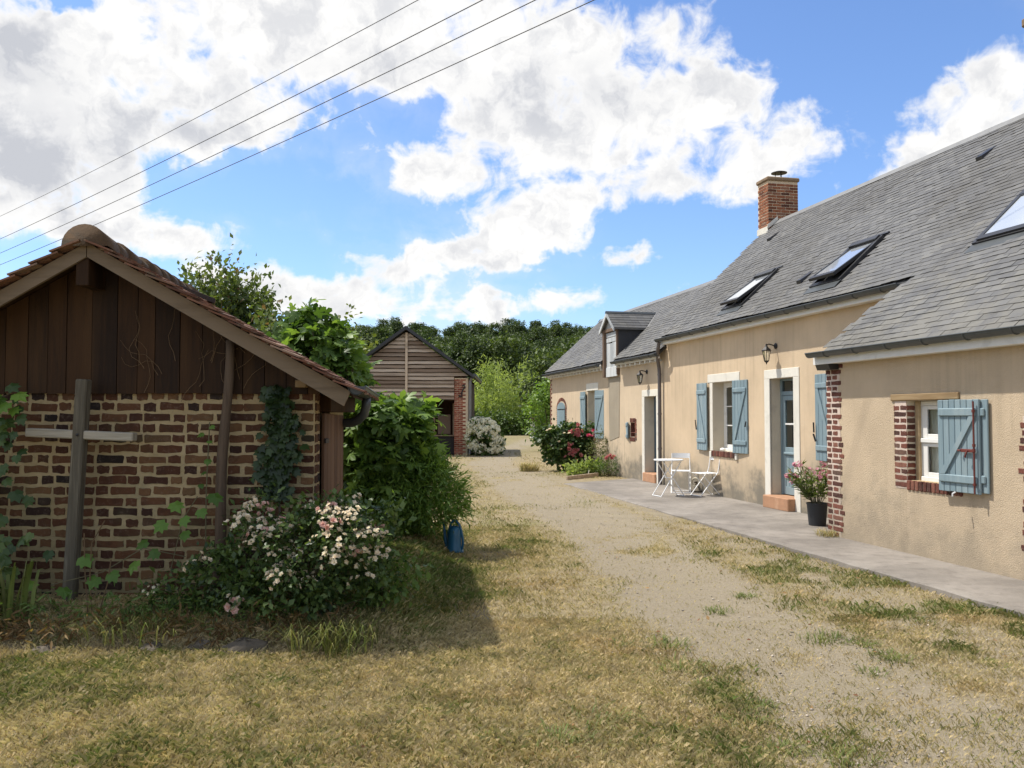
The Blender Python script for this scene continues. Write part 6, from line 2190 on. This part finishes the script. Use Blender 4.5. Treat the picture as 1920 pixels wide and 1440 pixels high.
# --- rose bush and flower bed by the house
rx, ry = 1.62, 25.0
rb = thing('rose_bush', 'rose bush with red and pink blooms against the house wall', 'shrub', (rx, ry, G0(rx, ry)))
bl = [(0, 0, .55, .55, .5, .55), (-.35, 0, .80, .45, .45, .42), (.35, .1, .85, .42, .4, .45), (-.7, 0, 1.05, .30, .3, .25), (.05, 0, 1.15, .35, .3, .25), (.72, .1, 1.15, .2, .2, .2)]
P, A, N, S, V, C = crown(bl, 300, 13, .10, .09, 83, inner=.6, up=.6)
link('foliage', leaf_mesh('foliage', P, A, N, S, ROUND, M['rose_leaf'], V), rb, kind='stuff')
branches((0, 0, -.05), [tuple(c) for c in C[::8]], .02, 83, n=5).build('stems', M['stem'], rb)
RR = [bloom_mesh('bloom', M['red_petal'], 1, .075, .001, 6, 40 + i, .6, 3) for i in range(3)]
RH = [bloom_mesh('bloom', M['hot_petal'], 1, .07, .001, 6, 45 + i, .6, 3) for i in range(2)]
RC = bloom_mesh('bloom', M['white_petal'], 1, .07, .001, 6, 49, .6, 3)
g = np.random.default_rng(7)
for i in range(46):
    if i < 16: p = (g.normal() * .14 + .28, -.38, 1.18 + g.normal() * .13); me = RR[i % 3]
    elif i < 26: p = (g.normal() * .10 + .80, -.25, 1.08 + g.normal() * .09); me = RH[i % 2]
    elif i < 40: p = (g.normal() * .10 + .12, -.50, .62 + g.normal() * .16); me = RR[i % 3]
    else: p = (g.uniform(-.8, .1), -.45, g.uniform(.5, 1.25)); me = RC
    link('bloom', me, rb, Matrix.Translation(p) @ Matrix.Rotation(g.uniform(-.8, .8), 4, 'Z') @ Matrix.Scale(g.uniform(.8, 1.25), 4))


def herb(label, loc, blobs_, n, per, size, r, seed, mat, tmpl=NARROW, name='bed_plant', up=.3, drop=-.3):
    dat = crown(blobs_, n, per, size, r, seed, inner=.1, up=up, drop=drop, flat=1.3)
    return plant(name, label, 'plant', (loc[0], loc[1], G0(*loc)), dat, mat, tmpl, branches((0, 0, -.05), [tuple(c) for c in dat[5][::5]], .008, seed, n=4), cname='foliage', bark=M['stem'])


herb('tall grey green flower stalks along the house wall right of the rose bush', (2.85, 23.6), [(x, .02 * k, h, .10, .10, h * .7) for k, (x, h) in enumerate(((-.6, .6), (-.4, .75), (-.2, .6), (0, .95), (.15, .80), (.32, 1.0), (.50, .75), (.66, .85), (.85, .5)))], 190, 8, .09, .05, 91, M['grey_herb'])
herb('bushy green plant in the flower bed before the tall stalks', (2.65, 22.9), [(-.3, 0, .25, .4, .3, .22), (.3, 0, .28, .4, .3, .25), (.75, .1, .22, .3, .25, .2)], 150, 11, .09, .06, 93, M['weed'])
herb('yellow green leafy plant at the left end of the flower bed', (1.75, 23.0), [(0, 0, .16, .35, .25, .15), (.4, 0, .18, .3, .25, .14)], 80, 11, .10, .06, 95, M['willow'], SIMPLE)
dh = herb('drooping plant with a faded orange flower head in the bed', (2.55, 22.7), [(0, 0, .3, .15, .15, .25)], 20, 6, .09, .04, 97, M['grey_herb'])
for i in range(5):
    link('bloom', RR[i % 3], dh, Matrix.Translation((-.05 + .05 * i, -.05, .50 + .03 * (i % 3))) @ Matrix.Scale(.9, 4))

# --- hydrangea by the barn
hx, hy = -1.12, 33.1
hyd = thing('hydrangea', 'large hydrangea covered in white flower heads beside the barn pier', 'shrub', (hx, hy, G0(hx, hy)))
bl = [(0, 0, .70, .58, .5, .68), (.12, 0, .40, .62, .5, .4), (-.2, 0, 1.05, .35, .35, .36)]
P, A, N, S, V, C = crown(bl, 160, 10, .15, .09, 85, inner=.7, up=.6)
link('foliage', leaf_mesh('foliage', P, A, N, S, ROUND, M['hedge'], V), hyd, kind='stuff')
HB = []
for i in range(4):
    g = np.random.default_rng(500 + i); n = 70
    d_ = norm(g.normal(size=(n, 3)))
    HB.append(leaf_mesh('flower_head', d_ * .095 * np.array([1, 1, .75]), norm(np.cross(d_, norm(g.normal(size=(n, 3))))) * 1.0 + d_ * .2, d_, np.full(n, .075), ROUND, M['hydrangea'], g.random(n)))
g = np.random.default_rng(8); cnt = 0
while cnt < 170:
    b = bl[g.integers(3)]; d_ = norm(g.normal(size=(1, 3)))[0]
    if d_[1] > .25 or d_[2] < -.5: continue
    p = np.array(b[:3]) + d_ * np.array(b[3:6]) * 1.03
    if p[2] < .1: continue
    link('flower_head', HB[cnt % 4], hyd, Matrix.Translation(tuple(p)) @ Matrix.Rotation(g.uniform(0, 6), 4, 'Z') @ Matrix.Scale(g.uniform(.9, 1.35), 4)); cnt += 1

# ------------------------------------------------------------------ grass
def lawn(n, yr, hmin, hmax, w, seed, xlim=(-7, 7), keep=None):
    g = np.random.default_rng(seed)
    y = yr[0] + (yr[1] - yr[0]) * g.random(n) ** .85
    x = (g.random(n) * 2 - 1) * (.62 * y + 1.5)
    tr, gr = fields(x, y)
    v = x * HV[0] + y * HV[1]; u = x * HU[0] + y * HU[1]
    ok = (v < 5.51) | (u > 20.8)
    ok &= (v < VM - .05)
    ok &= ~((y > SY - .03) & (y < SY + D_) & (x < SA + S1 + .02))
    ok &= ~((y > BY - .05) & (x < -1.7) & (x > -6.4))
    n2 = fbm(x * 3.3, y * 3.3, 61, 3)
    cover = (1 - .93 * tr) * (.35 + .9 * n2) + .25 * gr
    ok &= g.random(n) < cover
    if keep is not None: ok &= keep(x, y, g)
    x, y, gr, n2, tr = x[ok], y[ok], gr[ok], n2[ok], tr[ok]; n = len(x)
    z = gz(x, y)
    green = np.clip(gr * 1.0 + (n2 - .5) * .6 + g.normal(size=n) * .24, 0, 1)
    hh = (hmin + (hmax - hmin) * g.random(n) ** 1.8) * (.65 + .8 * gr) * (1 - .45 * tr)
    a = g.uniform(0, 2 * PI, n) ; ln = hh * (.2 + .9 * g.random(n))
    D = np.stack([np.cos(a), np.sin(a), np.zeros(n)], 1)
    sd = np.stack([-np.sin(a), np.cos(a), np.zeros(n)], 1) * (w * (.6 + .8 * g.random(n)))[:, None]
    B = np.stack([x, y, z - .004], 1)
    mid = B + D * (ln * .35)[:, None] + np.array([0, 0, 1]) * (hh * .65)[:, None]
    tip = B + D * ln[:, None] + np.array([0, 0, 1]) * (hh * .85)[:, None]
    V = np.stack([B - sd, B + sd, mid + sd * .6, tip, ], 1)
    F = (np.arange(n) * 4)[:, None] + np.array([[0, 1, 2]]); F2 = (np.arange(n) * 4)[:, None] + np.array([[0, 2, 3]])
    return V.reshape(-1, 3), np.concatenate([F, F2]), np.repeat(np.clip(green, 0, 1), 4)


parts = [lawn(440000, (3.2, 7.2), .02, .075, .0014, 1), lawn(290000, (7.2, 13), .02, .07, .0022, 2), lawn(150000, (13, 26), .025, .075, .0045, 3), lawn(60000, (26, 58), .04, .12, .012, 4)]
# taller living tufts scattered over the yard
def patchy(x, y, g):
    f_ = fbm(x * 3.4 + 7, y * 3.4, 71, 3)
    return g.random(len(x)) < smooth01(f_, .60, .72)
parts.append(lawn(120000, (4.0, 12), .04, .10, .0022, 5, keep=patchy))
Vs, Fs, Rs = [], [], []; off = 0
for i, (V, F, r) in enumerate(parts):
    if i == 4: r = np.clip(r + .22, 0, .95)
    Vs.append(V); Fs.append(F + off); Rs.append(r); off += len(V)
link('grass', np_mesh('grass', np.concatenate(Vs), np.concatenate(Fs), M['grass'], np.concatenate(Rs)), kind='stuff')

# pebbles on the track and fallen leaves
g = np.random.default_rng(12)
n = 9000
y = 4 + 16 * g.random(n) ** 1.3; x = (g.random(n) * 1.3 - .65) * y
tr, gr = fields(x, y); v = x * HV[0] + y * HV[1]
ok = (g.random(n) < tr * .9 + .04) & (v < 5.45) & ~((y > 6.9) & (x < -1.5) & (y < 10))
x, y = x[ok], y[ok]; n = len(x); z = gz(x, y)
s = .004 + .010 * g.random(n) ** 3
OCT = np.array([(1, 0, 0), (0, 1, 0), (-1, 0, 0), (0, -1, 0), (0, 0, .7), (0, 0, -.5)], float); OF = np.array([(0, 1, 4), (1, 2, 4), (2, 3, 4), (3, 0, 4), (1, 0, 5), (2, 1, 5), (3, 2, 5), (0, 3, 5)])
an = g.uniform(0, 6.28, n); ca, sa = np.cos(an), np.sin(an)
W = OCT[None] * s[:, None, None] * (.7 + .7 * g.random((n, 6, 1)))
W = np.stack([W[..., 0] * ca[:, None] - W[..., 1] * sa[:, None], W[..., 0] * sa[:, None] + W[..., 1] * ca[:, None], W[..., 2]], -1)
V = W + np.stack([x, y, z + s * .25], 1)[:, None, :]
F = (OF[None] + (np.arange(n) * 6)[:, None, None]).reshape(-1, 3)
link('pebbles', np_mesh('pebbles', V.reshape(-1, 3), F, plain('pale_gravel', (.36, .31, .25), .9, 0, .9, 3, 0), np.repeat(g.random(n), 6)), kind='stuff')
n = 170
y = 4.2 + 7 * g.random(n); x = (g.random(n) * 1.2 - .6) * y
v = x * HV[0] + y * HV[1]; ok = (v < 5.4) & ~((y > 6.9) & (x < -1.4)); x, y = x[ok], y[ok]; n = len(x)
P = np.stack([x, y, gz(x, y) + .02], 1); A = np.stack([g.normal(size=n), g.normal(size=n), .15 * g.normal(size=n)], 1); N = np.stack([.3 * g.normal(size=n), .3 * g.normal(size=n), np.ones(n)], 1)
link('fallen_leaves', leaf_mesh('fallen_leaves', P, A, N, .02 + .035 * g.random(n), SIMPLE, foliage('fallen_leaf', (.12, .045, .02), (.22, .10, .04), (.34, .22, .10), .8, .15), g.random(n)), kind='stuff')
